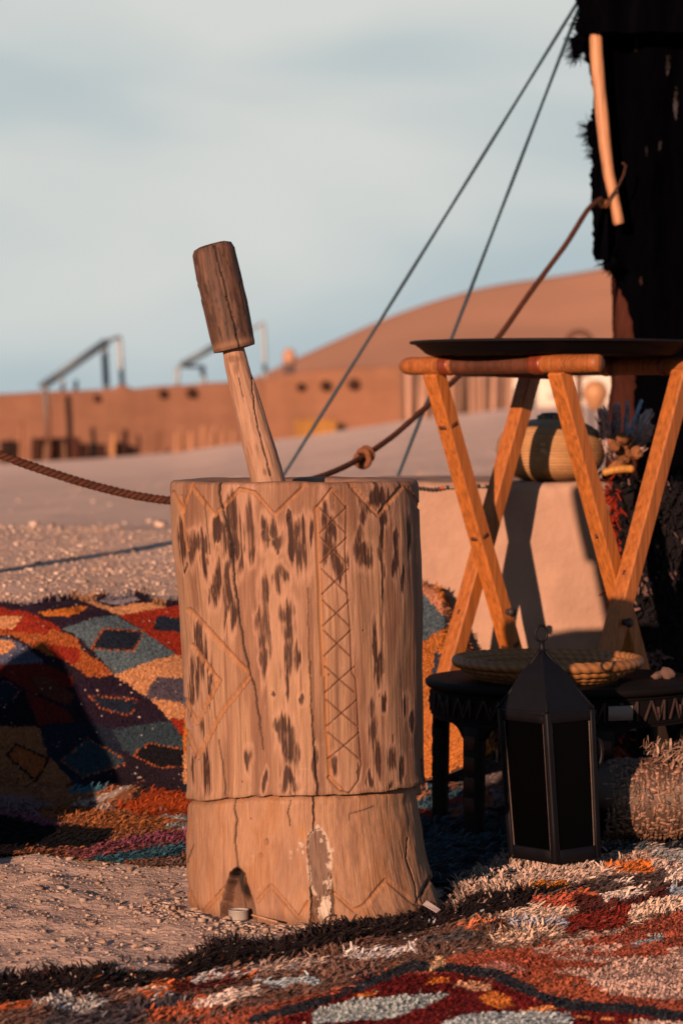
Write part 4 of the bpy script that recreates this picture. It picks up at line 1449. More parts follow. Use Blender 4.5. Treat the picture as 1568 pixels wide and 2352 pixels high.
Y2 = yb[None] + (ytp - yb)[None] * Q
Z2 = land(S, Y2, False) + .008 + .010 * fbm(S * 8, Y2 * 8, None, 322, 3) * sstep(0, .05, Q)
Z2 += .030 * np.exp(-((Y2 - 5.42 + .35 * (S + .45)) / .05) ** 2) * sstep(-.05, -.15, S) + .02 * np.exp(-((Y2 - 5.16 - .2 * (S + .45)) / .06) ** 2) * sstep(-.05, -.15, S)
P2 = np.stack([S, Y2, Z2], -1)


def strip_colour(u, v, X, Y):
    c = recolour(u, v, strip, SOFT, 4.5)
    pal = np.array([(.50, .38, .32), (.30, .05, .03), (.05, .12, .18), (.36, .16, .09), (.24, .20, .22), (.02, .02, .03), (.42, .30, .27)])
    lat = pal[(np.floor(X * 16 + 2 * vnoise(X * 9, Y * 9) + 7 * np.floor(Y * 9 + 1.5 * vnoise(X * 6, Y * 6, None, 4))).astype(int)) % 7]
    c = np.where((u > 430)[..., None], lat, c)
    dark = (u > 900) & (Y < 5.25)  # bluish patches with the mortar's shadow darkened into their colour
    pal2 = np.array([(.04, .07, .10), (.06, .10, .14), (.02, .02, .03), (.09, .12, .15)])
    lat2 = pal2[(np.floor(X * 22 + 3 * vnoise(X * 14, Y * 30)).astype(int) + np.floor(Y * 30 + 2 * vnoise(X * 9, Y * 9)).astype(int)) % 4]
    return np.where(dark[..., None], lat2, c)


u, v = project(P2)
mb = MB()
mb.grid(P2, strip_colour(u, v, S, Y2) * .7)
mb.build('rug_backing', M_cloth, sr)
N2 = np.cross(np.gradient(P2, axis=1), np.gradient(P2, axis=0)); N2 /= np.linalg.norm(N2, axis=-1)[..., None]
N2 *= np.sign(N2[..., 2:3])
mb = MB()
n = 90000
Pp, N_, _, _ = sample(P2, N2, n)
uu, vv = project(Pp)
far_ = (vv < 1700) & (uu < 430)
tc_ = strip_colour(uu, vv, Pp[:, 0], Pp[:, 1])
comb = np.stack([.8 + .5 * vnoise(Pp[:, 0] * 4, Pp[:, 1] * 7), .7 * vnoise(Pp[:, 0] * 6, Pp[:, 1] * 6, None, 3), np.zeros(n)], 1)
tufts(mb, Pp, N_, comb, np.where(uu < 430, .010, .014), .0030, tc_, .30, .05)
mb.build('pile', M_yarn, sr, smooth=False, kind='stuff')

# --- the big shaggy rug in front
fg = [
    (c6((-1500, 760), (300, 700), (700, 600), (1100, 470), (1700, 380), (1700, 1300), (-1500, 1300)), (.13, .075, .06)),
    # lighter frayed bands under the dark border
    (c5((-100, 925), (60, 900), (120, 880), (400, 850), (560, 830), (780, 800), (960, 740), (1300, 690), (1568, 640), (1700, 620), (1700, 1100), (-100, 1100)), (.15, .085, .07)),
    (c5((560, 850), (900, 790), (1100, 770), (1150, 800), (900, 850), (640, 905)), (.34, .085, .03)),
    (c5((200, 960), (420, 930), (640, 960), (500, 1040), (150, 1040)), (.09, .08, .10)),
    (c5((640, 905), (760, 880), (840, 900), (700, 950)), (.34, .37, .42)),
    (c5((880, 700), (1290, 665), (1300, 700), (1010, 735)), (.38, .29, .26)),
    (c5((700, 900), (1000, 870), (1030, 900), (900, 985), (640, 1010)), (.30, .075, .035)),
    (c5((-100, 900), (60, 870), (160, 890), (130, 950), (-100, 960)), (.32, .08, .03)),
    (c5((120, 920), (300, 890), (480, 900), (420, 960), (240, 960)), (.38, .38, .40)),
    (c5((480, 860), (620, 840), (760, 830), (700, 868), (560, 880)), (.40, .28, .23)),
    (c5((540, 815), (700, 790), (900, 775), (820, 822), (600, 850)), (.36, .10, .035)),
    (c5((760, 830), (980, 800), (1100, 805), (900, 860), (780, 870)), (.10, .02, .018)),
    (c5((840, 790), (1010, 770), (1100, 785), (960, 810), (830, 820)), (.42, .40, .42)),
    (c5((400, 940), (640, 905), (860, 890), (760, 940), (520, 1010)), (.06, .055, .07)),
    (c5((860, 900), (1060, 850), (1170, 868), (1000, 930), (860, 950)), WHT),
    (c5((1080, 750), (1400, 712), (1500, 730), (1330, 765), (1100, 785)), (.36, .27, .24)),
    (c5((1100, 820), (1380, 800), (1400, 830), (1200, 850)), (.34, .42, .48)),
    # black border
    (c5((-200, 770), (20, 780), (470, 770), (560, 728), (820, 705), (980, 638), (1290, 605), (1568, 540), (1700, 500), (1700, 600), (1568, 650), (1300, 708), (960, 765), (780, 812), (560, 852), (400, 872), (120, 905), (-200, 960)), (.014, .010, .012)),
    (c6((-300, 700), (0, 655), (330, 575), (560, 555), (870, 500), (1040, 480), (1060, 512), (900, 545), (880, 590), (700, 640), (480, 690), (300, 715), (0, 775)), (.016, .011, .013)),
    # cream back fringe
    (c6((560, 470), (620, 440), (740, 370), (1000, 395), (1200, 360), (1330, 300), (1700, 280), (1700, 420), (1400, 440), (1040, 490), (700, 545), (560, 560)), (.42, .315, .27)),
    (c6((860, 500), (900, 485), (1030, 478), (1040, 496), (880, 512)), (.46, .16, .025)),
    (c6((1200, 400), (1420, 380), (1420, 440), (1250, 440), (1210, 425)), (.46, .13, .03)),
    (c6((1350, 330), (1700, 320), (1700, 390), (1500, 400)), (.30, .31, .33)),
    (c6((1040, 490), (1300, 450), (1700, 420), (1700, 520), (1380, 520), (1200, 540), (1060, 520)), (.09, .065, .065)),
    (c6((1210, 480), (1300, 468), (1310, 492), (1230, 496)), WHT), (c6((1470, 430), (1700, 410), (1700, 480), (1480, 480)), WHT),
    # body of the rug
    (c6((700, 640), (870, 590), (1110, 580), (1130, 610), (960, 650), (740, 665)), (.52, .39, .32)),
    (c6((860, 590), (900, 555), (1050, 545), (1120, 590), (960, 600)), (.33, .075, .045)),
    (c6((1000, 545), (1100, 510), (1180, 560), (1130, 590)), (.40, .10, .045)),
    (c6((1050, 545), (1180, 560), (1380, 550), (1480, 500), (1560, 480), (1560, 520), (1330, 620), (1100, 640)), (.085, .022, .02)),
    (c6((1180, 540), (1240, 525), (1385, 518), (1390, 552), (1200, 575)), WHT),
    (c6((1480, 545), (1480, 512), (1700, 500), (1700, 560)), (.20, .25, .32)),
    (c6((780, 668), (1000, 640), (1060, 650), (1040, 690), (800, 690)), (.30, .33, .42)),
    (c6((1050, 640), (1180, 615), (1320, 590), (1290, 680), (1120, 715), (1010, 720)), (.16, .018, .012)),
    (c6((1300, 640), (1330, 590), (1400, 560), (1560, 545), (1700, 540), (1700, 600), (1420, 630), (1310, 690)), (.54, .40, .32)),
    (c6((700, 730), (800, 690), (1000, 680), (1010, 725), (860, 760), (700, 770)), (.52, .38, .31)),
    (c6((500, 690), (680, 670), (760, 690), (560, 710)), (.36, .12, .06)),
    (c6((400, 730), (600, 700), (700, 735), (560, 765), (380, 760)), (.10, .09, .10)),
    (c6((0, 820), (180, 780), (370, 770), (380, 800), (150, 835)), (.52, .47, .48)),
    # rust field with pale streaks
    (c6((-700, 1130), (0, 960), (330, 850), (700, 790), (1000, 745), (1290, 690), (1430, 640), (1700, 600), (1700, 1300), (-700, 1300)), (.245, .062, .038)),
    (c6((960, 745), (1290, 685), (1300, 700), (1120, 740), (1000, 770)), (.40, .27, .23)),
    (c6((880, 775), (1040, 765), (1300, 760), (1250, 790), (900, 800)), (.36, .23, .20)),
    (c6((960, 810), (1200, 815), (1480, 828), (1300, 850), (1000, 830)), (.38, .25, .22)),
    (c6((1300, 760), (1480, 715), (1480, 740), (1340, 772)), (.24, .30, .34)),
    (c6((980, 880), (1160, 868), (1300, 830), (1700, 780), (1700, 1000), (1520, 1010), (1250, 990), (1170, 950), (1130, 915)), (.42, .29, .255)),
    (c6((620, 870), (760, 830), (880, 880), (760, 895)), (.30, .14, .13)),
    (c6((760, 905), (1000, 890), (1130, 930), (1240, 1000), (1100, 1020), (900, 960)), (.255, .068, .036)),
    (c6((1480, 780), (1700, 760), (1700, 810), (1520, 810)), (.40, .27, .235)),
    # blue-black twisted line with orange ticks
    (c6((-350, 1100), (0, 1000), (200, 920), (330, 860), (480, 862), (600, 880), (750, 910), (900, 990), (1060, 1040), (1300, 1045), (1700, 1110)), (.028, .034, .052), 'line', 11),
    (c6((-700, 1300), (0, 1012), (300, 900), (480, 885), (600, 905), (740, 935), (890, 1010), (1060, 1062), (1300, 1065), (1700, 1130), (1700, 1300)), (.125, .010, .012)),
    (c6((640, 1000), (700, 960), (780, 1000), (810, 1040), (720, 1050)), (.46, .14, .03)), (c6((530, 940), (560, 920), (700, 940), (690, 965), (600, 965)), (.44, .24, .15)),
    (c6((400, 940), (440, 905), (520, 910), (500, 935)), (.48, .15, .025)),
    (c6((820, 1060), (960, 1040), (1000, 1055), (900, 1080)), (.44, .18, .07)), (c6((80, 985), (190, 965), (180, 990), (100, 1000)), (.48, .16, .03)),
    (c6((820, 1062), (1700, 1140)), (.46, .19, .07), 'line', 4.5, False, .10),
    (c6((0, 1030), (120, 1005), (330, 990), (520, 978), (480, 1010), (400, 1045), (250, 1090), (-100, 1130), (-100, 1060)), (.31, .38, .42)),
    (c6((480, 1116), (560, 1085), (700, 1062), (1060, 1072), (1050, 1130), (480, 1140)), (.31, .38, .43)),
    (c6((1330, 1100), (1700, 1110), (1700, 1160), (1330, 1150)), (.40, .30, .26)),
    (c6((420, 880), (440, 830), (480, 815), (500, 860)), (.46, .30, .18)),
]
fr = thing('shaggy_rug', (0.2, 4.0, 0.0), 'thick shaggy multicoloured rug with black border spread in front of the mortar', 'rug')
edge_px = [(-260, 2262), (-60, 2256), (20, 2252), (120, 2250), (241, 2247), (287, 2228), (420, 2218), (502, 2186), (661, 2168), (804, 2136), (933, 2110), (1046, 2094), (1068, 2030), (1120, 2000), (1180, 1984), (1300, 1966), (1420, 1952), (1500, 1938), (1700, 1915), (1800, 1910)]
ep = np.array([on_ground(*p) for p in edge_px])
ns3, nt3 = 360, 150
xs_near = np.linspace(-0.62, 0.86, ns3)
far_x = np.interp(np.linspace(0, 1, ns3), np.linspace(0, 1, len(ep)), ep[:, 0])
sx_ = np.linspace(0, 1, ns3)
cum = np.concatenate([[0], np.cumsum(np.linalg.norm(np.diff(ep, axis=0), axis=1))]); cum /= cum[-1]
fx = np.interp(sx_, cum, ep[:, 0]); fy = np.interp(sx_, cum, ep[:, 1])
q = np.linspace(0, 1, nt3)[:, None]
X3 = xs_near[None] * (1 - q) + fx[None] * q
Y3 = 3.20 * (1 - q) + fy[None] * q
Z3 = land(X3, Y3, False) + .004 + (.008 + .012 * fbm(X3 * 6, Y3 * 6, None, 331, 3)) * sstep(1.0, .75, q) + .010 * sstep(.8, .95, q) * vnoise(X3 * 12, Y3 * 12, None, 332)
Z3 += .0045 * fbm(X3 * 34, Y3 * 34, None, 333, 3) * sstep(1.0, .9, q)
Z3 += .018 * np.exp(-((Y3 - 3.82 - .25 * X3) / .05) ** 2) * sstep(0.0, .2, X3)
P3 = np.stack([X3, Y3, Z3], -1)
u, v = project(P3)
mb = MB()
mb.grid(P3, recolour(u, v, fg, (.03, .02, .02), 5) * .7)
mb.build('rug_backing', M_cloth, fr)
N3 = np.cross(np.gradient(P3, axis=1), np.gradient(P3, axis=0)); N3 /= np.linalg.norm(N3, axis=-1)[..., None]
N3 *= np.sign(N3[..., 2:3])
n = 330000
Pp, N_, ii, jj = sample(P3, N3, n)
keep = (Pp[:, 1] > 3.42)
Pp, N_ = Pp[keep], N_[keep]
n = len(Pp)
uu, vv = project(Pp)
body = in_poly(uu, vv, c6((-700, 1130), (0, 980), (330, 860), (700, 790), (1000, 745), (1290, 690), (1430, 640), (1700, 600), (1700, 1400), (-700, 1400)))
tc_ = recolour(uu, vv, fg, (.03, .02, .02), 5, .05)
# odd yarns mixed through the frayed part
tc_ = tc_ * (1 + .65 * sstep(.06, .25, tc_.max(1)))[:, None]
odd = (RNG.uniform(size=n) < np.where(body, .01, .05))
clump = vnoise(Pp[:, 0] * 26, Pp[:, 1] * 26, None, 337)
pal = np.array([(.52, .40, .34), (.34, .10, .04), (.05, .05, .08), (.28, .32, .38), (.16, .02, .02), (.44, .33, .28), (.03, .02, .025)])
tc_[odd] = pal[(np.floor((clump[odd] + 1) * 9).astype(int) + RNG.integers(0, 2, odd.sum())) % 7]
swirl = vnoise(Pp[:, 0] * 9, Pp[:, 1] * 9, None, 338) * 2.2
comb = np.stack([np.cos(swirl) * 1.1, np.sin(swirl) * .45, np.zeros(n)], 1)
L = np.where(body, .0050, .0110) * (1 + .5 * clump)
mb = MB()
tufts(mb, Pp, N_, comb, L, np.where(body, .0026, .0027), tc_, .28, np.where(body, .06, .03)[:, None], vary=.2)
# ragged fringe hanging over the edge on to the sand
k = 9000
jx = RNG.uniform(0, ns3 - 1.01, k); a = jx.astype(int)
Pe = P3[-2, a] + RNG.normal(size=(k, 3)) * np.array([.008, .010, .003])
ue, ve = project(Pe)
left = ue < 1040
ce = np.where(left[:, None], np.array([.024, .016, .018]), np.array([.42, .31, .26]) * RNG.uniform(.5, 1.2, (k, 1)))
tufts(mb, Pe, np.tile([0, 0, 1.], (k, 1)), np.tile([-.3, .55, -.05], (k, 1)), .015, .0028, ce, .4, .02)
mb.build('pile', M_yarn, fr, smooth=False, kind='stuff')

# ------------------------------------------------------------------ folding tray stand
YS = 5.72
XS = (1264 - 784) / F * YS
ZR_ = 0.812                                    # height of the rails' middle
rdir = np.array([.707, -.707, 0]); qdir = np.array([.707, .707, 0])
rl, ql = .315, .320
ctr = np.array([XS, YS, 0])
stand = thing('tray_stand', ctr, 'folding orange timber stand with crossed legs carrying the black tray', 'stand')
LW = .0335


def tim(c, seed):
    return np.asarray(c)


W_left = np.array([.43, .140, .028])
top = {}
for nm, sr_, sq, inset in (('a', -1, -1, 0), ('c', 1, -1, 0), ('b', -1, 1, -LW * 1.05), ('d', 1, 1, LW * 1.05)):
    topp = ctr + rdir * (sr_ * rl / 2 + inset) + qdir * sq * ql / 2 + (0, 0, ZR_ - .012)
    bot = ctr + rdir * (sr_ * rl / 2 + inset) - qdir * sq * (ql / 2 + .012) + (0, 0, -.005)
    top[nm] = topp
    m_ = MB()
    c = W_left * RNG.uniform(.93, 1.08)
    n = 40
    m_.beam(bot, topp, LW, LW, rdir, c, .09, n, .012, ord(nm))
    # darker heartwood streaks are in the timber itself
    V = m_.v[0]
    tt = V[:, 2] * 7
    g = fbm(tt * .45 + ord(nm), (V @ rdir) * 160, (V @ qdir) * 160, 401 + ord(nm), 3)
    m_.c[0] = np.clip(c * (1 + .10 * vnoise(tt * .5, tt * 0 + ord(nm)))[:, None], .01, 1)
    leg = m_.build('leg', M_timber, stand, smooth=False)
    kn = {'a': (.70, .485, .27), 'b': (.33,), 'c': (.5,), 'd': (.42,)}[nm]
    for i, z in enumerate(kn):
        p = bot + (topp - bot) * (z / topp[2])
        m_ = MB()
        tl_ = (topp - bot) / np.linalg.norm(topp - bot)
        hk = .0042 if nm == 'a' else .005
        m_.beam(p - tl_ * hk, p + tl_ * hk, LW * (1.03 if nm == 'a' else .4), LW * (1.03 if nm == 'a' else 1.02), rdir, (.10, .032, .014), .25)
        o = m_.build('knot', M_timber, leg)
    bp = bot + (topp - bot) * (.335 / topp[2])
    if nm in 'ad':
        m_ = MB()
        m_.tube([bp + rdir * .012, bp + rdir * .030], .006, 10, (.05, .045, .05))
        m_.tube([bp + rdir * .026, bp + rdir * .033], .009, 6, (.06, .05, .055))
        m_.build('bolt', M_iron, leg)

# rails with copper bands
rails = {'near': (top['a'] - rdir * .082, top['c'] + rdir * .098), 'far': (top['b'] - rdir * .205, top['d'] + rdir * .045)}
for nm, (p0, p1) in rails.items():
    p0 = p0.copy(); p1 = p1.copy(); p0[2] = p1[2] = ZR_
    m_ = MB()
    k = np.linspace(0, 1, 50)
    path = p0 + (p1 - p0) * k[:, None]
    rad = .0172 * np.interp(k, [0, .015, .04, .5, .97, .99, 1], [.6, .9, 1, 1.02, 1, .97, .90])
    g = fbm(k * 9, k * 0, None, 411, 3)
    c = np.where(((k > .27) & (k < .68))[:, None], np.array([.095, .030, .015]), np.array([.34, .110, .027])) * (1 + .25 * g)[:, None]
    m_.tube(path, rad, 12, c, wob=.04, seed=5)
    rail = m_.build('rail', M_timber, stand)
    for f0, f1 in (((.215, .265), (.675, .735)) if nm == 'near' else ((.62, .665), (.845, .87))):
        m_ = MB()
        a = p0 + (p1 - p0) * f0; b = p0 + (p1 - p0) * f1
        kk = np.linspace(0, 1, 9)
        m_.tube(a + (b - a) * kk[:, None], .0192 * np.array([.95, 1, 1.02, .99, .98, .99, 1.02, 1, .95]), 16, (.24, .045, .015))
        m_.build('copper_band', M_copper, rail)
# the low strut end poking out below the tray at the left
m_ = MB()
pa = at(1044, 853, 5.87); pb = at(1262, 862, 5.79)
m_.tube([pa, pa + (pb - pa) * .5, pb], .008, 10, (.22, .07, .035))
m_.build('strut', M_timber, stand)

# black tray
XT, YT = XS, YS
tray = thing('black_tray', (XT, YT, ZR_ + .018), 'wide round black metal tray lying on top of the orange stand', 'tray')
z0 = ZR_ + .0185
prof = [(.001, z0), (.225, z0), (.232, z0 + .001), (.240, z0 + .005), (.250, z0 + .014), (.262, z0 + .0225), (.268, z0 + .0235), (.2695, z0 + .0255), (.266, z0 + .0265), (.258, z0 + .0245), (.246, z0 + .014), (.236, z0 + .006), (.222, z0 + .003), (.001, z0 + .003)]
m_ = MB()
m_.lathe(prof, XT, YT, 96, (.004, .004, .006))
m_.build('dish', M_black, tray)
m_ = MB()
m_.tube([(XT + .268 * math.cos(a), YT + .268 * math.sin(a), z0 + .0255) for a in np.linspace(0, 2 * math.pi, 97)], .0028, 8, (.012, .012, .016), caps=False)
m_.build('rolled_rim', M_black, tray)

# ------------------------------------------------------------------ low round carved table
XB, YB, RB, ZB = (1294 - 784) / F * 5.22, 5.22, .241, .258
table = thing('carved_table', (XB, YB, 0), 'low round black table with carved apron and arched legs behind the lantern', 'table')
EB = (.005, .0036, .0045)
m_ = MB()
m_.lathe([(.001, ZB - .014), (RB - .004, ZB - .014), (RB, ZB - .010), (RB + .001, ZB - .004), (RB - .003, ZB), (RB - .02, ZB + .0005), (.001, ZB + .0005)], XB, YB, 72, (.005, .004, .005))
m_.build('tabletop', M_ebony, table)
NL = 6
A0 = math.radians(163)
ra = RB - .012
# apron: a ring cut into arches between six legs
m_ = MB()
na = 6 * 28
th_ = A0 + np.linspace(0, 2 * math.pi, na, endpoint=False)
ph = (np.arange(na) % 28) / 28.0
arch = np.clip((np.minimum(ph, 1 - ph) - .10) / .16, 0, 1)
zlow = ZB - .095 + 0 * ph + .028 * np.sqrt(np.clip(1 - (1 - arch) ** 2, 0, 1))
rows = []
for kz, rr in ((0, ra), (.5, ra), (1, ra), (1, ra - .016), (0, ra - .016)):
    z = zlow + (ZB - .016 - zlow) * kz
    rows.append(np.stack([XB + rr * np.cos(th_), YB + rr * np.sin(th_), z], -1))
rows.append(rows[0])
m_.grid(np.array(rows), EB, wrap=True, flip=True)
apron = m_.build('apron', M_ebony, table)
# raised carving on the apron: triangles and bars standing proud
m_ = MB()
for i in range(96):
    a = A0 + 2 * math.pi * i / 96
    a2 = A0 + 2 * math.pi * (i + 1) / 96
    zt_, zb_ = ZB - .022, ZB - .056
    def pt(ang, z, r=ra + .0035):
        return np.array([XB + r * math.cos(ang), YB + r * math.sin(ang), z])
    if i % 4 == 0:
        m_.beam(pt(a, zb_), pt(a, zt_), .0035, .004, (math.cos(a), math.sin(a), 0), (.045, .030, .030), .1)
    elif i % 4 in (1, 2):
        m_.beam(pt(a, zb_ if i % 2 else zt_), pt(a2, zt_ if i % 2 else zb_), .0030, .004, (math.cos(a), math.sin(a), 0), (.045, .030, .030), .1)
    else:
        m_.beam(pt(a, (zb_ + zt_) / 2 - .006), pt(a, (zb_ + zt_) / 2 + .006), .007, .004, (math.cos(a), math.sin(a), 0), (.05, .03, .032), .3)
        m_.beam(pt(a, zb_), pt(a2, zt_), .0028, .004, (math.cos(a), math.sin(a), 0), (.045, .03, .03), .1)
for z in (ZB - .060, ZB - .0185):
    m_.tube([(XB + (ra + .001) * math.cos(a), YB + (ra + .001) * math.sin(a), z) for a in np.linspace(0, 2 * math.pi, 73)], .0022, 6, EB, caps=False)
m_.build('carving', M_ebony, table)
for k in range(NL):
    a = A0 + 2 * math.pi * k / NL
    rad_ = np.array([math.cos(a), math.sin(a), 0])
    tan_ = np.array([-math.sin(a), math.cos(a), 0])
    p1 = np.array([XB, YB, ZB - .07]) + rad_ * (ra - .008)
    p0 = np.array([XB, YB, -.002]) + rad_ * (ra - .006)
    m_ = MB()
    lit = (.020, .013, .013)
    m_.beam(p0, p1, .034, .022, tan_, lit, .12, 6, .03, k, 1.08)
    lg = m_.build('leg', M_ebony, table)
    for j, z in enumerate((.16, .125, .09, .055)):
        m_ = MB()
        pc = np.array([XB, YB, z]) + rad_ * (ra + .0045)
        m_.beam(pc - (0, 0, .012), pc + (0, 0, .012), .024, .004, tan_, (.10, .042, .03), .25)
        m_.build('carved_panel', M_ebony, lg)
# pale strip whose colour stands in for a sunlit patch on the apron
a = math.radians(290)
m_ = MB()
aa = np.linspace(a - .10, a + .09, 10)
P_ = np.array([[(XB + (ra + .0085) * math.cos(t), YB + (ra + .0085) * math.sin(t), z) for t in aa] for z in (ZB - .052, ZB - .028)])
Pi = np.array([[(XB + (ra + .001) * math.cos(t), YB + (ra + .001) * math.sin(t), z) for t in aa] for z in (ZB - .052, ZB - .028)])
m_.grid(np.concatenate([Pi[:1], P_, Pi[1:]], 0), (.30, .24, .22))
m_.build('lit_patch', M_stone, table, label='pale strip standing in for sunlight on the apron')

# ------------------------------------------------------------------ woven bread basket on the table
XK, YK = (1258 - 784) / F * 5.18, 5.18
bask = thing('bread_basket', (XK, YK, ZB), 'wide shallow coiled straw basket lying on the low carved table', 'basket')
z0 = ZB + .0008
coils = [(.118, .0070, .0070), (.130, .0150, .0072), (.145, .0235, .0076), (.158, .0325, .0088)]
for i, (r, z, t) in enumerate(coils):
    m_ = MB()
    a = np.linspace(0, 2 * math.pi, 260, endpoint=False)
    b = np.linspace(0, 2 * math.pi, 12, endpoint=False)
    A_, B_ = np.meshgrid(a, b, indexing='ij')
    # slanting stitches bind the straw coil
    st = np.abs(np.sin(A_ * 26 + B_ * 1.0 + i))
    tt = t * (1 + .16 * (st - .6) + .05 * fbm(A_ * 20, B_, None, 5, 2))
    rr = r + tt * np.cos(B_)
    z_ = z0 + z + tt * np.sin(B_) * 1.05 + .003 * math.sin(i) * np.sin(A_)
    Pq = np.stack([XK + rr * np.cos(A_), YK + rr * np.sin(A_), z_], -1)
    Pq = np.concatenate([Pq, Pq[:1]], 0)
    cc = np.array([.33, .145, .045]) * (.55 + .6 * st)[..., None] * (1 + .15 * fbm(A_ * 12, B_ * 2, None, 9, 2))[..., None]
    cc = np.concatenate([cc, cc[:1]], 0)
    m_.grid(Pq, cc, wrap=True, flip=True)
    m_.build('rim' if i == 3 else 'coil', M_straw, bask)
m_ = MB()
a = np.linspace(0, 30 * math.pi, 900)
r = .104 * (1 - a / a[-1]) + .003
m_.tube(np.stack([XK + r * np.cos(a), YK + r * np.sin(a), np.full_like(a, z0 + .0045)], 1), .0045, 6, (.40, .20, .075))
m_.build('base', M_straw, bask)

# rough stones by the table's right edge
for i, (u, v, r) in enumerate([(1535, 1560, .012), (1510, 1567, .008)]):
    p = at(u, v, 5.2)
    m_ = MB()
    m_.lump((p[0], 5.2, ZB + .6 * r), r * 1.25, (.13, .08, .07), 31 + i, .8, .75, 6)
    tag(m_.build('rock', M_stone), ['larger pale rock lying on the right edge of the carved table', 'smaller dark rock beside the larger rock on the carved table'][i], 'rock', 'rocks on the carved table')

# ------------------------------------------------------------------ iron lantern
YLN = 4.70
XL_ = (1261 - 784) / F * YLN
lan = thing('iron_lantern', (XL_, YLN, .018), 'black iron lantern with dark glass panes and pointed roof standing on the rug', 'lantern')
tilt = math.radians(-3.6)
yaw = math.radians(45 - 3)
ct, st_ = math.cos(tilt), math.sin(tilt)


def LP(x, y, z):
    """lantern's own axes -> place"""
    xr, yr = x * math.cos(yaw) - y * math.sin(yaw), x * math.sin(yaw) + y * math.cos(yaw)
    return np.array([XL_ + xr * ct + z * st_ + .010, YLN + yr, .020 - xr * st_ * 0 + z * ct])


IR = np.array([.0045, .0042, .0085])
hs = .0470
hb = .236                      # top of the glazed box
def lbeam(m_, a, b, w, h, al=(1, 0, 0), c=IR, bev=.12, seg=4):
    d = LP(*al) - LP(0, 0, 0)
    m_.beam(LP(*a), LP(*b), w, h, d, c, bev, seg, .05, 3)


m_ = MB()
for x in (-1, 1):
    for y in (-1, 1):
        lbeam(m_, (x * hs, y * hs, 0), (x * hs * 1.06, y * hs * 1.06, hb), .0105, .0105)
for z, w in ((.010, .020), (hb - .008, .018)):
    for s_ in (-1, 1):
        k = hs * (1 + .06 * z / hb)
        lbeam(m_, (-k, s_ * k, z), (k, s_ * k, z), w, .008, (0, 0, 1))
        lbeam(m_, (s_ * k, -k, z), (s_ * k, k, z), w, .008, (0, 0, 1))
frame_ = m_.build('frame', M_iron, lan)
m_ = MB()
P_ = [LP(x * hs, y * hs, .001) for x, y in ((-1, -1), (1, -1), (1, 1), (-1, 1))] + [LP(x * hs, y * hs, .004) for x, y in ((-1, -1), (1, -1), (1, 1), (-1, 1))]
m_.add(P_, [[0, 3, 2, 1], [4, 5, 6, 7], [0, 1, 5, 4], [1, 2, 6, 5], [2, 3, 7, 6], [3, 0, 4, 7]], IR)
m_.build('floor_plate', M_iron, lan, smooth=False)
for ax_ in (0, 1):
    for s_ in (-1, 1):
        m_ = MB()
        q_ = []
        for off in (-.0012, .0012):
            for e, z in ((-1, .018), (1, .018), (1, hb - .015), (-1, hb - .015)):
                k = hs * (1 + .06 * z / hb)
                a, b = s_ * (k + off - .0015), e * (k - .004)
                q_.append(LP(a, b, z) if ax_ == 0 else LP(b, a, z))
        m_.add(q_, [[0, 3, 2, 1], [4, 5, 6, 7], [0, 1, 5, 4], [1, 2, 6, 5], [2, 3, 7, 6], [3, 0, 4, 7]], (.004, .004, .005))
        m_.build('glass_pane', M_glass, lan, smooth=False)
# glazing beads coloured bright to stand in for edge highlights
m_ = MB()
for (ax_, s_, e) in ((1, -1, -1), (1, -1, 1), (0, 1, -1), (0, 1, 1), (0, -1, -1), (0, -1, 1), (1, 1, 1), (1, 1, -1)):
    k0, k1 = hs, hs * 1.056
    a0, b0, a1, b1 = s_ * (k0 + .002), e * (k0 - .007), s_ * (k1 + .002), e * (k1 - .007)
    p, q_ = ((a0, b0, .020), (a1, b1, hb - .018)) if ax_ == 0 else ((b0, a0, .020), (b1, a1, hb - .018))
    lbeam(m_, p, q_, .0016, .0016, (1, 0, 0), (.16, .12, .11), .1, 3)
m_.build('glazing_bead', M_iron, lan, smooth=False)
# roof
m_ = MB()
ho = hs * 1.13
zr0, zr1 = hb - .002, hb + .092
rings = []
for k, z in ((1.0, zr0 - .012), (1.02, zr0), (.99, zr0 + .003), (.50, zr0 + .058), (.06, zr1 - .002)):
    r_ = ho * k
    rings.append([LP(x * r_, y * r_, z) for x, y in ((-1, -1), (-.33, -1), (.33, -1), (1, -1), (1, -.33), (1, .33), (1, 1), (.33, 1), (-.33, 1), (-1, 1), (-1, .33), (-1, -.33))])
rings.append([LP(0, 0, zr1)] * 12)
m_.grid(np.array(rings), IR * 1.25, wrap=True)
m_.build('roof', M_iron, lan, smooth=False)
m_ = MB()
for x in (-1, 1):
    for y in (-1, 1):
        lbeam(m_, (x * ho * 1.0, y * ho * 1.0, zr0 + .003), (x * ho * .05, y * ho * .05, zr1), .004, .004)
m_.build('roof_ridge', M_iron, lan)
m_ = MB()
m_.tube([LP(0, 0, zr1 - .006), LP(0, 0, zr1 + .016)], [.006, .0042], 10, IR)
c_ = LP(0, 0, zr1 + .027)
a = np.linspace(0, 2 * math.pi, 33)
m_.tube(np.stack([c_[0] + .0092 * np.cos(a), c_[1] + .003 * np.cos(a), c_[2] + .0128 * np.sin(a)], 1), .0022, 8, IR * 1.1, caps=False)
m_.build('hanging_ring', M_iron, lan)
# door latch loop at the right-hand corner
m_ = MB()
c_ = LP(hs * 1.12, -hs * .98, .165) + np.array([.006, .006, 0])
m_.tube(np.stack([c_[0] + .009 * np.cos(a), c_[1] + .004 * np.cos(a), c_[2] + .022 * np.sin(a)], 1), .0034, 8, IR, caps=False)
m_.build('door_latch', M_iron, lan)

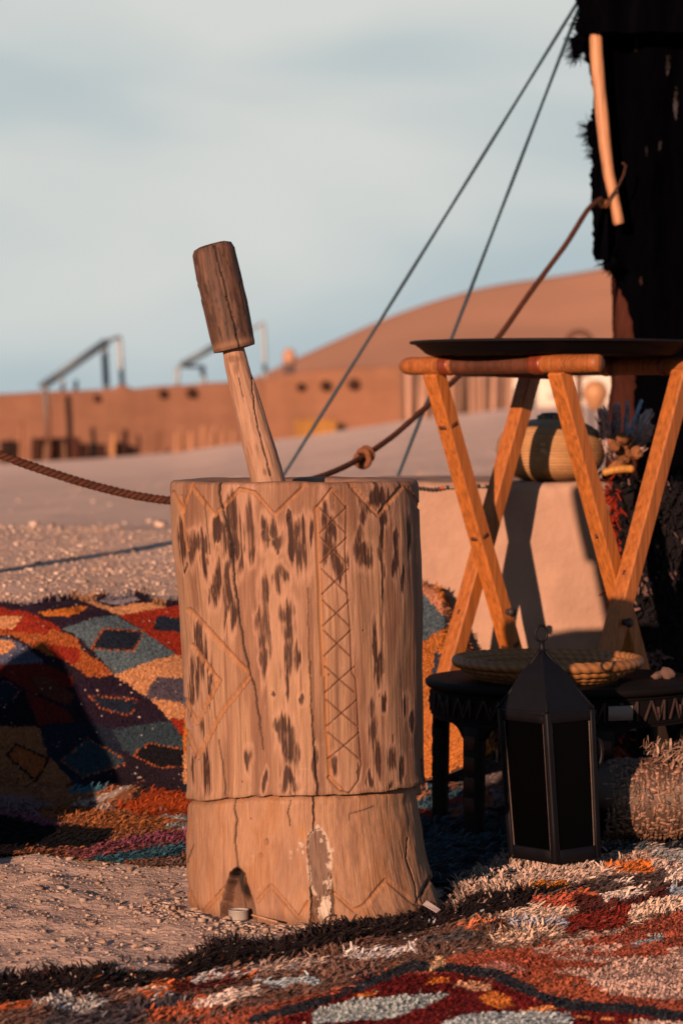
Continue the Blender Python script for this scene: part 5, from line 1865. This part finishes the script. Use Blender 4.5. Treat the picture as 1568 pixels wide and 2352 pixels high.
# ------------------------------------------------------------------ woven straw bolster lying on the rug
XB0, XB1, YBO, RBO = .432, .90, 4.925, .066
bol = thing('straw_bolster', ((XB0 + XB1) / 2, YBO, 0.01), 'plaited straw bolster lying on the rug right of the iron lantern', 'bolster')
k = np.concatenate([[0, .004, .012, .024], np.linspace(.045, 1, 30)])
xx = XB0 + (XB1 - XB0) * k
sw = .022 * sstep(.15, .6, k)
rad = (RBO + .010 * sstep(.1, .6, k)) * np.interp(k, [0, .004, .012, .024, .045], [.80, .88, .94, .98, 1.0])
m_ = MB()
zb = .018
path = np.stack([xx, np.full_like(xx, YBO), zb + rad], 1)
m_.tube(path, rad * .95, 40, (.085, .045, .03))
m_.build('core', M_straw, bol)
m_ = MB()
nb, nl = 46, 62                              # plaited lumps, row after row
for i in range(nb):
    x = XB0 + .004 + (XB1 - XB0) * i / nb * .80
    if x > .80:
        break
    f = (x - XB0) / (XB1 - XB0)
    rr = (RBO + .010 * sstep(.1, .6, f)) * np.interp(f, [0, .02, .05], [.90, .97, 1.0])
    ang = (np.arange(nl) + .5 * (i % 2)) / nl * 2 * math.pi
    ang = ang + RNG.normal(size=nl) * .012
    for t in ang:
        n_ = np.array([0, math.cos(t), math.sin(t)])
        if n_[1] > .45:
            continue
        tang = np.array([0, -math.sin(t), math.cos(t)])
        ctr_ = np.array([x + RNG.normal() * .0012, YBO, zb + rr]) + n_ * (rr * .97)
        kk_ = int(round(t / (2 * math.pi) * nl))
        if RNG.uniform() < .10:
            continue
        flat_ = (i + kk_) % 2 == 0
        d1 = (tang + np.array([1, 0, 0]) * RNG.normal() * .35) if flat_ else (np.array([1., 0, 0]) + tang * RNG.normal() * .35)
        d1 /= np.linalg.norm(d1)
        d2 = np.cross(n_, d1)
        c = np.array([.19, .10, .066]) * RNG.choice([.35, .7, 1.0, 1.3, 1.8], p=[.2, .25, .3, .15, .1])
        l1, l2, l3 = .0062 * RNG.uniform(.7, 1.3), .0026 * RNG.uniform(.6, 1.2), .0034 * RNG.uniform(.4, 1.5)
        V_ = np.array([ctr_ - d1 * l1, ctr_ - d1 * l1 * .45 + d2 * l2, ctr_ - d1 * l1 * .45 + n_ * l3, ctr_ - d1 * l1 * .45 - d2 * l2,
                       ctr_ + d1 * l1 * .45 + d2 * l2, ctr_ + d1 * l1 * .45 + n_ * l3, ctr_ + d1 * l1 * .45 - d2 * l2, ctr_ + d1 * l1])
        b = m_.n
        m_.add(V_, [[1, 4, 5, 2], [2, 5, 6, 3]], c)
        m_.more([[0, 1, 2], [0, 2, 3], [7, 5, 4], [7, 6, 5]], b)
o = m_.build('plaited_straw', M_straw, bol, kind='stuff')
# loose ends on the top right
m_ = MB()
k_ = 900
xr = RNG.uniform(.50, .80, k_); t = RNG.uniform(.7, 2.3, k_)
N_ = np.stack([0 * t, np.cos(t), np.sin(t)], 1)
rr_ = RBO + .010
Pp = np.stack([xr, np.full(k_, YBO), np.full(k_, zb + rr_)], 1) + N_ * rr_
tufts(m_, Pp, N_, np.stack([np.full(k_, .6), 0 * xr, 0 * xr], 1), .016, .0032, np.array([.27, .16, .115]), .6, .25)
m_.build('loose_straw', M_straw, bol, smooth=False, kind='stuff')

# ------------------------------------------------------------------ lidded straw basket on the plinth
XO, YO = (1264 - 784) / F * 6.20, 6.20
zb = PZT - .004
ob = thing('straw_basket', (XO, YO, zb), 'squat round golden straw basket with dark patterned neck sitting on the plinth', 'basket')
rx_ = .1125; hh = .134
a = np.linspace(-1, 1, 90)
pr_ = []
for t in a:
    r = rx_ * (1 - abs(t) ** 2.6) ** (1 / 2.2)
    pr_.append((max(r, .022), zb + hh / 2 + hh / 2 * t))
pr_ = np.array(pr_)
pr_[:, 0] *= 1 + .012 * np.sin(np.arange(90) * 2 * math.pi / 4.0)
prof = [(.001, zb)] + [tuple(p) for p in pr_] + [(.001, zb + hh)]
m_ = MB()
g = 1 + .22 * fbm(np.arange(len(prof)) * .9, np.zeros(len(prof)), None, 6, 2)
m_.lathe(prof, XO, YO, 96, np.array([.46, .25, .105]) * g[:, None], .012, 7)
m_.build('body', M_straw, ob)
m_ = MB()
zt_ = zb + hh - .008
m_.lathe([(.024, zt_), (.026, zt_ + .008), (.025, zt_ + .014), (.018, zt_ + .019), (.001, zt_ + .020)], XO, YO, 60, (.055, .045, .055))
nk = m_.build('neck', M_straw, ob)
m_ = MB()
for i in range(14):
    t = i / 14 * 2 * math.pi
    p = np.array([XO + .0258 * math.cos(t), YO + .0258 * math.sin(t), zt_ + .009])
    m_.beam(p - (0, 0, .005), p + (0, 0, .005), .008, .006, (-math.sin(t), math.cos(t), 0), (.42, .15, .03) if i % 2 else (.08, .11, .16), .3)
m_.build('pattern_stitch', M_straw, ob)
m_ = MB()
for i in range(9):
    du, dv = RNG.normal(0, 9), RNG.normal(0, 12)
    uu_ = 1243 + du * .6; vv_ = 1030 + dv
    xx_ = (uu_ - 784) / F * 6.10 - XO
    yy_ = YO - math.sqrt(max((rx_ * .985) ** 2 - xx_ ** 2, .0001)) - .001
    zz2 = H + (947 - vv_) / F * (yy_)
    m_.lump((XO + xx_, yy_, zz2), .0032, (.70, .55, .34), i, .05, 1, 4)
m_.build('sequin', M_tin, ob)

# ------------------------------------------------------------------ dark shag rug thrown over the low bench right of the plinth
dr = thing('dark_rug', (.74, 6.0, 0), 'dark shaggy rug with red edge hanging over the bench right of the plinth', 'rug')
x0, x1 = PX1 - .014, 1.02
xs_ = np.linspace(x0, x1, 70)
path = [(5.96, z) for z in np.linspace(.0, .555, 60)] + [(5.96 + d, .565) for d in np.linspace(.012, .62, 40)]
Yp = np.array([p[0] for p in path]); Zp = np.array([p[1] for p in path])
X4 = np.repeat(xs_[None], len(path), 0); Y4 = np.repeat(Yp[:, None], 70, 1); Z4 = np.repeat(Zp[:, None], 70, 1)
X4 = X4 + .012 * fbm(Z4 * 7, Y4 * 5, None, 421, 3) - .03 * (0.55 - np.minimum(Z4, .55)) * -1.0
Y4 = Y4 + .018 * fbm(X4 * 9, Z4 * 6, None, 422, 3)
P4 = np.stack([X4, Y4, Z4 + .008 * fbm(X4 * 8, Y4 * 8, None, 423, 2)], -1)
m_ = MB()
m_.grid(P4, (.014, .012, .014))
m_.build('rug_backing', M_cloth, dr)
N4 = np.cross(np.gradient(P4, axis=1), np.gradient(P4, axis=0)); N4 /= np.linalg.norm(N4, axis=-1)[..., None]
N4 *= np.where((N4[..., 1:2] < -.3) | (N4[..., 2:3] > .3), 1, -1)
m_ = MB()
n = 14000
Pp, N_, ii, jj = sample(P4, N4, n)
cl = vnoise(Pp[:, 0] * 40, Pp[:, 2] * 32, Pp[:, 1] * 30, 424)
tc_ = np.where((cl > .58)[:, None], np.array([.20, .12, .115]), np.array([.011, .010, .014]))
tc_ = np.where((jj < 2.2)[:, None], np.array([.24, .022, .009]), tc_)
tufts(m_, Pp, N_, np.tile([0, -.1, -.8], (n, 1)), .030, .006, tc_, .5, .5)
m_.build('pile', M_yarn, dr, smooth=False, kind='stuff')
bench = thing('bench', (.82, 6.3, 0), 'low bench under the dark shaggy rug right of the plinth', 'bench')
soft_block(PX1 + .025, x1 - .01, 6.005, 6.66, -.05, .545, .02, 433, (.3, .2, .16), .002, 20, 20).build('bench_block', M_plaster, bench)

# dried plumes and seed heads on the bench
pl_ = thing('dried_plumes', at(1432, 1085, 6.18), 'bunch of grey feathery plumes and dried brown seed heads on the dark rug', 'dried plumes')
base = at(1432, 1090, 6.18)
for (u, v, u2, v2, w, c) in [(1398, 1052, 1384, 952, 26, (.17, .135, .14)), (1410, 1050, 1414, 940, 18, (.13, .11, .125)), (1432, 1045, 1440, 928, 10, (.10, .14, .19)), (1428, 1050, 1470, 925, 9, (.11, .16, .22)), (1440, 1050, 1485, 955, 22, (.17, .145, .15)), (1446, 1052, 1490, 985, 18, (.18, .13, .125))]:
    m_ = MB()
    p0, p1 = at(u, v, 6.18), at(u2, v2, 6.16 + RNG.uniform(-.05, .05))
    m_.tube([base + (p0 - base) * .2, p0, p0 + (p1 - p0) * .8], .0016, 5, np.array(c) * .8)
    k_ = 420
    s_ = RNG.uniform(0, 1, k_) ** .8
    q_ = p0 + (p1 - p0) * s_[:, None]
    dirn = (p1 - p0) / np.linalg.norm(p1 - p0)
    sd_ = RNG.normal(size=(k_, 3)); sd_ -= sd_ @ dirn[:, None] * dirn
    sd_ /= np.linalg.norm(sd_, axis=1)[:, None]
    tufts(m_, q_, sd_, np.tile(dirn * 1.6, (k_, 1)), w / F * 6.4 * 1.5 * (1.1 - .6 * s_), .0030, np.array(c) * 4.2, .25, .9)
    m_.build('plume', M_dry, pl_, smooth=False)
for i in range(16):
    m_ = MB()
    p = at(RNG.uniform(1402, 1462), RNG.uniform(1005, 1075), 6.12 + RNG.uniform(-.04, .04))
    r = RNG.uniform(.008, .016)
    m_.lump(p, r, np.array([.30, .13, .06]) * RNG.uniform(.5, 1.3), 50 + i, .5, 1.0, 6)
    m_.tube([base + (0, 0, -.005), (base + p) / 2 + (0, 0, .004), p], .0022, 5, (.22, .11, .06))
    m_.build('seed_head', M_dry, pl_, smooth=False)
m_ = MB()
p0, p1 = at(1382, 1087, 6.06), at(1456, 1078, 6.06)
kk = np.linspace(0, 1, 14)
m_.tube(p0 + (p1 - p0) * kk[:, None] + np.stack([0 * kk, 0 * kk, .004 * np.sin(kk * 3.1)], 1), .0085 * np.interp(kk, [0, .05, .5, .95, 1], [.5, .9, 1, .9, .5]), 10, (.52, .24, .045))
tag(m_.build('wooden_baton', M_timber), 'short smooth yellow wooden stick lying in front of the dried plumes', 'stick')

# ------------------------------------------------------------------ the black goat-hair tent at the right
YTN = 7.15
BLACKW = np.array([.0012, .0012, .0022])
tent = thing('goat_hair_tent', ((1440 - 784) / F * YTN, YTN, 0), 'dark goat hair tent with ragged edge filling the right side', 'tent')


def hang(name, left, right_u, Yc, top_v, bot_v, colr, amp, seed, nx=120, nz=150, fold=22, parent=tent, rag=5.0, back=0.0):
    vs = np.linspace(top_v, bot_v, nz)
    lv_ = np.array([p[1] for p in left]); lu_ = np.array([p[0] for p in left])
    lu2 = np.interp(vs, lv_, lu_) + rag * fbm(vs * .09, vs * 0, None, seed, 3) * 1.2
    k = np.linspace(0, 1, nx)[None]
    Uu = lu2[:, None] * (1 - k) + right_u * k
    X = (Uu - 784) / F * Yc
    Z = H + (947 - vs)[:, None] / F * Yc + 0 * X
    # folds hang straight, deepen downwards
    ph = X * fold + 1.2 * fbm(X * 4, Z * .8, None, seed + 1, 3)
    Yv = Yc + back * k + amp * np.sin(ph * 2.6) * (.5 + .5 * vnoise(X * 6, Z * 1.4, None, seed + 2)) + amp * .7 * fbm(X * 14, Z * 5, None, seed + 3, 3)
    Yv = Yv + .05 * np.exp(-k / .05)
    m_ = MB()
    P = np.stack([X, Yv, Z], -1)
    c = np.asarray(colr) * (1 + .5 * fbm(X * 22, Z * 6, None, seed + 4, 3))[..., None]
    m_.grid(P, np.clip(c, .001, 1))
    P2_ = P.copy(); P2_[..., 1] += .012
    m_.grid(P2_, colr, flip=True)
    b = m_.n
    e1 = np.stack([P[:, 0], P2_[:, 0]], 1)
    m_.grid(e1, colr)
    m_.build(name, M_tent, parent)
    return P


edge1 = [(1328, -120), (1330, 0), (1329, 40), (1336, 85), (1345, 140), (1352, 125), (1358, 180), (1364, 250), (1368, 330), (1369, 400), (1366, 470), (1364, 520), (1365, 586), (1398, 592), (1412, 640), (1446, 700), (1462, 800), (1462, 940), (1468, 1020), (1470, 1300), (1470, 1500)]
PT = hang('front_cloth', edge1, 2150, YTN, -120, 1460, BLACKW, .030, 501)
hang('valance', [(1320, -120), (1328, -20), (1327, 20), (1333, 50), (1340, 86)], 1720, YTN - .11, -120, 78, BLACKW * 1.4, .018, 541, 70, 40, 26, rag=7.0)
hang('loose_flap', [(1359, 262), (1361, 330), (1357, 420), (1363, 520), (1366, 600)], 1392, YTN - .05, 250, 598, BLACKW * 1.6, .010, 551, 24, 50, 60, rag=6.0)
# reddish inner curtain wrapped on the front pole
edge2 = [(1404, 600), (1408, 700), (1410, 760), (1408, 860), (1398, 960), (1394, 1020), (1392, 1200)]
hang('curtain', edge2, 1475, YTN + .13, 610, 1240, (.060, .022, .017), .012, 521, 40, 90, 40, rag=2.0)
m_ = MB()
Xp = (1438 - 784) / F * 7.45
m_.tube(np.stack([np.full(12, Xp), np.full(12, 7.45), np.linspace(.2, 1.75, 12)], 1), .035, 10, (.06, .03, .022), wob=.1)
m_.build('tent_pole', M_wood_far, tent)
# side cloth going back and the roof above
xe = (1345 - 784) / F * YTN
k = np.linspace(0, 1, 60); zz1 = np.linspace(.55, 1.78, 40)
Kk, Zk = np.meshgrid(k, zz1)
Ps = np.stack([xe + .16 + Kk * .9 + .03 * np.sin(Kk * 22) * (1.9 - Zk), YTN + .12 + Kk * 3.2, Zk + .1 * Kk], -1)
m_ = MB(); m_.grid(Ps, BLACKW); Pq = Ps.copy(); Pq[..., 0] += .012; m_.grid(Pq, BLACKW, flip=True)
m_.build('side_cloth', M_tent, tent)
Xk, Yk = np.meshgrid(np.linspace(xe - .01, 3.2, 50), np.linspace(YTN - .02, YTN + 3.4, 40))
Zr = 1.80 + .28 * (Yk - YTN) * .5 + .35 * (Xk - xe) * .5 + .03 * np.sin(Xk * 7)
m_ = MB(); m_.grid(np.stack([Xk, Yk, Zr], -1), BLACKW); m_.grid(np.stack([Xk, Yk, Zr + .012], -1), BLACKW, flip=True)
m_.build('roof_cloth', M_tent, tent)
# back cloth closes the tent
Xk, Zk = np.meshgrid(np.linspace(1.4, 3.6, 50), np.linspace(0, 2.3, 30))
m_ = MB(); m_.grid(np.stack([Xk, YTN + 3.2 + .05 * np.sin(Xk * 12), Zk], -1), BLACKW)
m_.build('back_cloth', M_tent, tent)
# knotted lumps of hair along the ragged edge, and lint caught in the weave
for i, (u, v, r) in enumerate([(1326, 104, .018), (1320, 124, .011), (1334, 92, .016), (1340, 60, .02), (1357, 296, .014), (1364, 312, .017), (1368, 330, .016), (1372, 352, .014), (1386, 470, .013), (1400, 600, .016), (1408, 612, .012)]):
    m_ = MB()
    p = at(u, v, YTN - .02)
    m_.lump(p, r, BLACKW * 1.6, 60 + i, .5, 1.2, 7)
    k_ = 90
    D_ = RNG.normal(size=(k_, 3)); D_ /= np.linalg.norm(D_, axis=1)[:, None]
    tufts(m_, p + D_ * r * .8, D_, np.tile([-.3, 0, -.4], (k_, 1)), .022, .002, BLACKW * 1.6, .4, .8)
    m_.build('hair_knot', M_tent, tent, smooth=False)
m_ = MB()
for (u, v, r, c) in [(1534, 160, .010, (.12, .11, .13)), (1533, 145, .012, (.04, .035, .04)), (1552, 240, .014, (.16, .155, .19)), (1455, 92, .012, (.06, .035, .03)), (1511, 340, .006, (.08, .075, .09)), (1480, 350, .005, (.05, .045, .06)), (1440, 5, .008, (.30, .06, .05)),
                     (1470, 6, .008, (.07, .08, .12)), (1548, 215, .008, (.06, .05, .05)), (1472, 645, .007, (.10, .05, .045)), (1447, 790, .008, (.05, .025, .02))]:
    i0 = np.argmin(np.abs(np.linspace(-120, 1460, 150) - v))
    j0 = np.argmin(np.abs(project(PT[i0])[0] - u))
    p = PT[i0, j0] + np.array([0, -.006, 0])
    k_ = 40
    tufts(m_, p + RNG.normal(size=(k_, 3)) * np.array([.12, .1, .7]) * r, np.tile([0, -1., 0], (k_, 1)), np.tile([.1, 0, -1.5], (k_, 1)), r * .9, .0026, np.array(c) * .35, .18, .1)
m_.build('lint', M_yarn, tent, smooth=False, kind='stuff')

# pale wooden toggle pole laced to the tent's edge
m_ = MB()
tp = [(1364, 72), (1367, 84), (1369, 130), (1375, 200), (1381, 260), (1388, 330), (1397, 400), (1406, 440), (1414, 480), (1419, 508), (1421, 515)]
tr = [9, 14, 14.5, 14.5, 15, 14, 13, 12.5, 12.5, 13, 11.5]
kk = np.linspace(0, len(tp) - 1, 60)
path = np.array([at(np.interp(t, range(len(tp)), [p[0] for p in tp]), np.interp(t, range(len(tp)), [p[1] for p in tp]), YTN - .07) for t in kk])
rr = np.interp(kk, range(len(tp)), tr) / F * YTN * (1 + .03 * vnoise(kk * .9, kk * 0))
m_.tube(path, rr, 12, np.array([.50, .255, .135]) * (1 + .12 * fbm(kk * .5, kk * 0, None, 8, 3))[:, None], wob=.03)
tag(m_.build('toggle_pole', M_timber), 'smooth pale wooden pole laced upright along the ragged tent edge', 'pole')
# the leather lacing round it
m_ = MB()
lac = [(1366, 462), (1376, 478), (1392, 470), (1404, 448), (1420, 425), (1431, 402), (1436, 380), (1428, 374)]
m_.tube([at(u, v, YTN - .085 - .01 * i * .3) for i, (u, v) in enumerate(lac)], .0028, 6, (.07, .03, .022))
tag(m_.build('lacing_cord', M_rope), 'thin dark lacing cord looped across the pale pole on the tent edge', 'cord')
m_ = MB()
m_.lump(at(1387, 470, YTN - .06), .014, (.30, .115, .035), 77, .3, .8, 8)
m_.tube([at(1388, 470, YTN - .06), at(1408, 466, YTN - .06)], .010, 8, (.26, .10, .035))
tag(m_.build('leather_knot', M_rope), 'tan leather knot tying the thick rope to the tent edge', 'knot')

# ------------------------------------------------------------------ guy cords
def cord(pts, rad, name, colr, label, cat, sag=.0):
    P = np.array([at(*p) for p in pts])
    k = np.linspace(0, 1, 60)
    L = P[0] + (P[-1] - P[0]) * k[:, None]
    L[:, 2] -= sag * np.sin(k * math.pi)
    m_ = MB()
    sc = 1 + .10 * np.sin(k * 400)
    m_.tube(L, rad * sc, 7, colr)
    return tag(m_.build(name, M_cord), label, cat, 'guy cords of the tent')


cord([(1327, 3, YTN), (500, 1332, 6.9)], .0040, 'guy_cord', (.009, .045, .08), 'outer blue-black guy cord running down to behind the pestle', 'cord', .004)
cord([(1327, 22, YTN), (800, 1385, 6.75)], .0040, 'guy_cord', (.009, .045, .08), 'inner blue-black guy cord passing behind the black tray', 'cord', .004)

# ------------------------------------------------------------------ thick brown rope: three strands laid together
def spline(P, n):
    P = np.asarray(P, float)
    t = np.concatenate([[0], np.cumsum(np.linalg.norm(np.diff(P, axis=0), axis=1))])
    s = np.linspace(0, t[-1], n)
    out = np.stack([np.interp(s, t, P[:, i]) for i in range(3)], 1)
    w = max(3, n // 60) | 1
    pad = np.concatenate([np.repeat(out[:1], w, 0), out, np.repeat(out[-1:], w, 0)])
    ker = np.ones(w) / w
    for _ in range(2):
        pad = np.stack([np.convolve(np.pad(pad[:, i], w // 2, mode='edge'), ker, 'valid') for i in range(3)], 1)
    return pad[w:-w]


rope = thing('brown_rope', at(840, 1045, 6.1), 'thick twisted brown rope slung from the tent to the left, knotted halfway', 'rope')
keys = [(1381, 455, 7.07), (1350, 478, 7.0), (1300, 560, 6.9), (1225, 660, 6.8), (1145, 775, 6.65), (1050, 866, 6.5), (975, 938, 6.32), (905, 1000, 6.2), (840, 1046, 6.08), (792, 1072, 5.98), (745, 1092, 5.9), (660, 1118, 5.78), (560, 1140, 5.7), (470, 1150, 5.66),
        (390, 1151, 5.64), (300, 1137, 5.62), (200, 1112, 5.6), (100, 1080, 5.58), (40, 1060, 5.57), (0, 1044, 5.56), (-60, 1018, 5.55)]
KP = np.array([at(*k_) for k_ in keys] + [(-1.37, 5.5, .985)])
path = spline(KP, 1500)
seg = np.linalg.norm(np.diff(path, axis=0), axis=1)
s_ = np.concatenate([[0], np.cumsum(seg)])
T = np.gradient(path, axis=0); T /= np.linalg.norm(T, axis=1)[:, None]
up = np.array([0, 0, 1.0])
A_ = np.cross(T, up); A_ /= np.linalg.norm(A_, axis=1)[:, None]
B_ = np.cross(A_, T)
thick = np.interp(project(path)[0], [-100, 390, 760, 1400], [.0076, .0074, .0058, .0062])
smooth_k = np.interp(project(path)[0], [500, 720], [1, .35])
for j in range(3):
    ph = s_ / .034 * 2 * math.pi + j * 2 * math.pi / 3
    off = thick * .56 * smooth_k
    cp_ = path + off[:, None] * (np.cos(ph)[:, None] * A_ + np.sin(ph)[:, None] * B_)
    m_ = MB()
    m_.tube(cp_, thick * (1 - .40 * smooth_k), 8, np.array([.085, .030, .019]) * (1 + .3 * fbm(s_ * 40, s_ * 0 + j, None, 12, 3))[:, None])
    m_.build('strand', M_rope, rope)
m_ = MB()
c0 = at(836, 1046, 6.075)
i0 = np.argmin(np.linalg.norm(path - c0, axis=1))
t0, a0_, b0_ = T[i0], A_[i0], B_[i0]
pts = []
for k_ in np.linspace(0, 2 * math.pi * 2.2, 70):
    pts.append(path[i0] + t0 * (-.016 + .0026 * k_) + (a0_ * math.cos(k_) + b0_ * math.sin(k_)) * .0125 + (-.006 if k_ > 9 else 0) * b0_)
m_.tube(pts, .0068, 8, (.22, .085, .042))
m_.build('rope_knot', M_rope, rope)

# ------------------------------------------------------------------ small things round the mortar's foot
xt = on_ground(548, 2116)
tl = thing('tealight_cup', xt, 'empty tin tealight cup lying in front of the burnt notch of the mortar', 'tealight cup')
zc = float(land(xt[0], xt[1]))
rc, hc = .0143, .0145
m_ = MB()
m_.lathe([(.001, zc + .001), (rc * .96, zc + .001), (rc, zc + .003), (rc * 1.02, zc + hc), (rc * 1.06, zc + hc + .0006), (rc * 1.04, zc + hc + .0012), (rc * .95, zc + hc), (rc * .92, zc + hc * .80), (.001, zc + hc * .78)], xt[0], xt[1], 40, (.58, .54, .52))
m_.build('cup', M_tin, tl)
m_ = MB()
m_.lathe([(rc * .93, zc + hc * .86), (rc * .5, zc + hc * .90), (.001, zc + hc * .88)], xt[0], xt[1], 24, (.16, .085, .05))
m_.build('burnt_wax', M_stone, tl)

pebs = [(447, 2098, 11, 'rounded tan pebble against the left foot of the mortar'), (500, 2106, 12, 'largest pale pebble just left of the burnt notch'), (521, 2120, 11, 'angular pebble touching the left side of the tealight cup'),
        (413, 2106, 7, 'small pebble lying apart on the sand left of the mortar foot'), (400, 2048, 8, 'flat brown pebble beside the striped rug near the mortar'),
        (236, 2168, 12, 'pale stone casting a dark shadow on the open sand'), (310, 2178, 10, 'second pale stone on the open sand, nearer the mortar'), (113, 2182, 9, 'lone stone on the open sand near the rug border, far left'),
        (643, 2131, 8, 'pebble at the end of the pale wood splinter')]
for i, (u, v, r, lab) in enumerate(pebs):
    p = on_ground(u, v)
    r_ = r / F * p[1] * .85
    m_ = MB()
    m_.lump((p[0], p[1], float(land(p[0], p[1])) + r_ * .35), r_, np.array([.44, .30, .23]) * RNG.uniform(.85, 1.15), 90 + i, .5, .75, 6)
    tag(m_.build('pebble', M_stone, smooth=False), lab, 'pebble', 'pebbles on the sand')
a, b = on_ground(579, 2121), on_ground(637, 2134)
m_ = MB()
m_.beam(a + (0, 0, .012), b + (0, 0, .010), .0026, .0024, (0, 1, 0), (.50, .29, .18), .1, 8, .2)
tag(m_.build('matchstick', M_timber), 'thin pale wood splinter lying in front of the mortar', 'stick')
m_ = MB()
a, b = on_ground(735, 2142), on_ground(775, 2124)
k_ = np.linspace(0, 1, 12)
m_.tube(a + (b - a) * k_[:, None] + np.stack([0 * k_, 0 * k_, .012 + .006 * np.sin(k_ * 3)], 1), .0011, 5, (.46, .34, .26))
tag(m_.build('dry_straw', M_dry), 'bent dry straw touching the mortar foot below the cement patch', 'straw')
m_ = MB()
p = on_ground(990, 2143)
q_ = np.array([p + np.array([dx_, dy_, .034 + dz_]) for dx_, dy_, dz_ in ((-.012, 0, .006), (-.006, .010, .010), (.013, .004, -.002), (.007, -.008, -.004))])
m_.add(np.concatenate([q_, q_ - (0, 0, .0006)]), [[0, 3, 2, 1], [4, 5, 6, 7], [0, 1, 5, 4], [1, 2, 6, 5], [2, 3, 7, 6], [3, 0, 4, 7]], (.62, .52, .52))
tag(m_.build('paper_scrap', M_paper, smooth=False), 'small torn scrap of white paper on the rug pile in front of the mortar', 'paper scrap')

# ------------------------------------------------------------------ just out of the picture at the left: the rope's post, and a straw cone added to shade the rug
pc = np.array([-1.40, 5.50])
m_ = MB()
zg = float(land(pc[0], pc[1]))
k_ = np.linspace(0, 1, 14)
m_.tube(np.stack([pc[0] + .01 * np.sin(k_ * 4), pc[1] + 0 * k_, zg - .1 + 1.15 * k_], 1), .032 * (1.05 - .15 * k_), 12, (.30, .17, .11), wob=.1)
tag(m_.build('rope_post', M_pestle), 'rough wooden post holding the end of the brown rope', 'post')
sp = np.array([-1.075, 4.60])  # unseen cone, placed and shaped only for the shadow it throws
shade_obj = thing('shade_cone', (sp[0], sp[1], 0), 'straw-coloured cone added out of view to shade the patchwork rug', 'shade caster')
m_ = MB()
m_.lathe([(.001, -.01), (.49, -.01), (.50, .01), (.47, .04), (.37, .15), (.25, .28), (.13, .41), (.05, .52), (.001, .555)], sp[0], sp[1], 60, (.36, .22, .11), .06, 3)
m_.build('cone_body', M_straw, shade_obj)
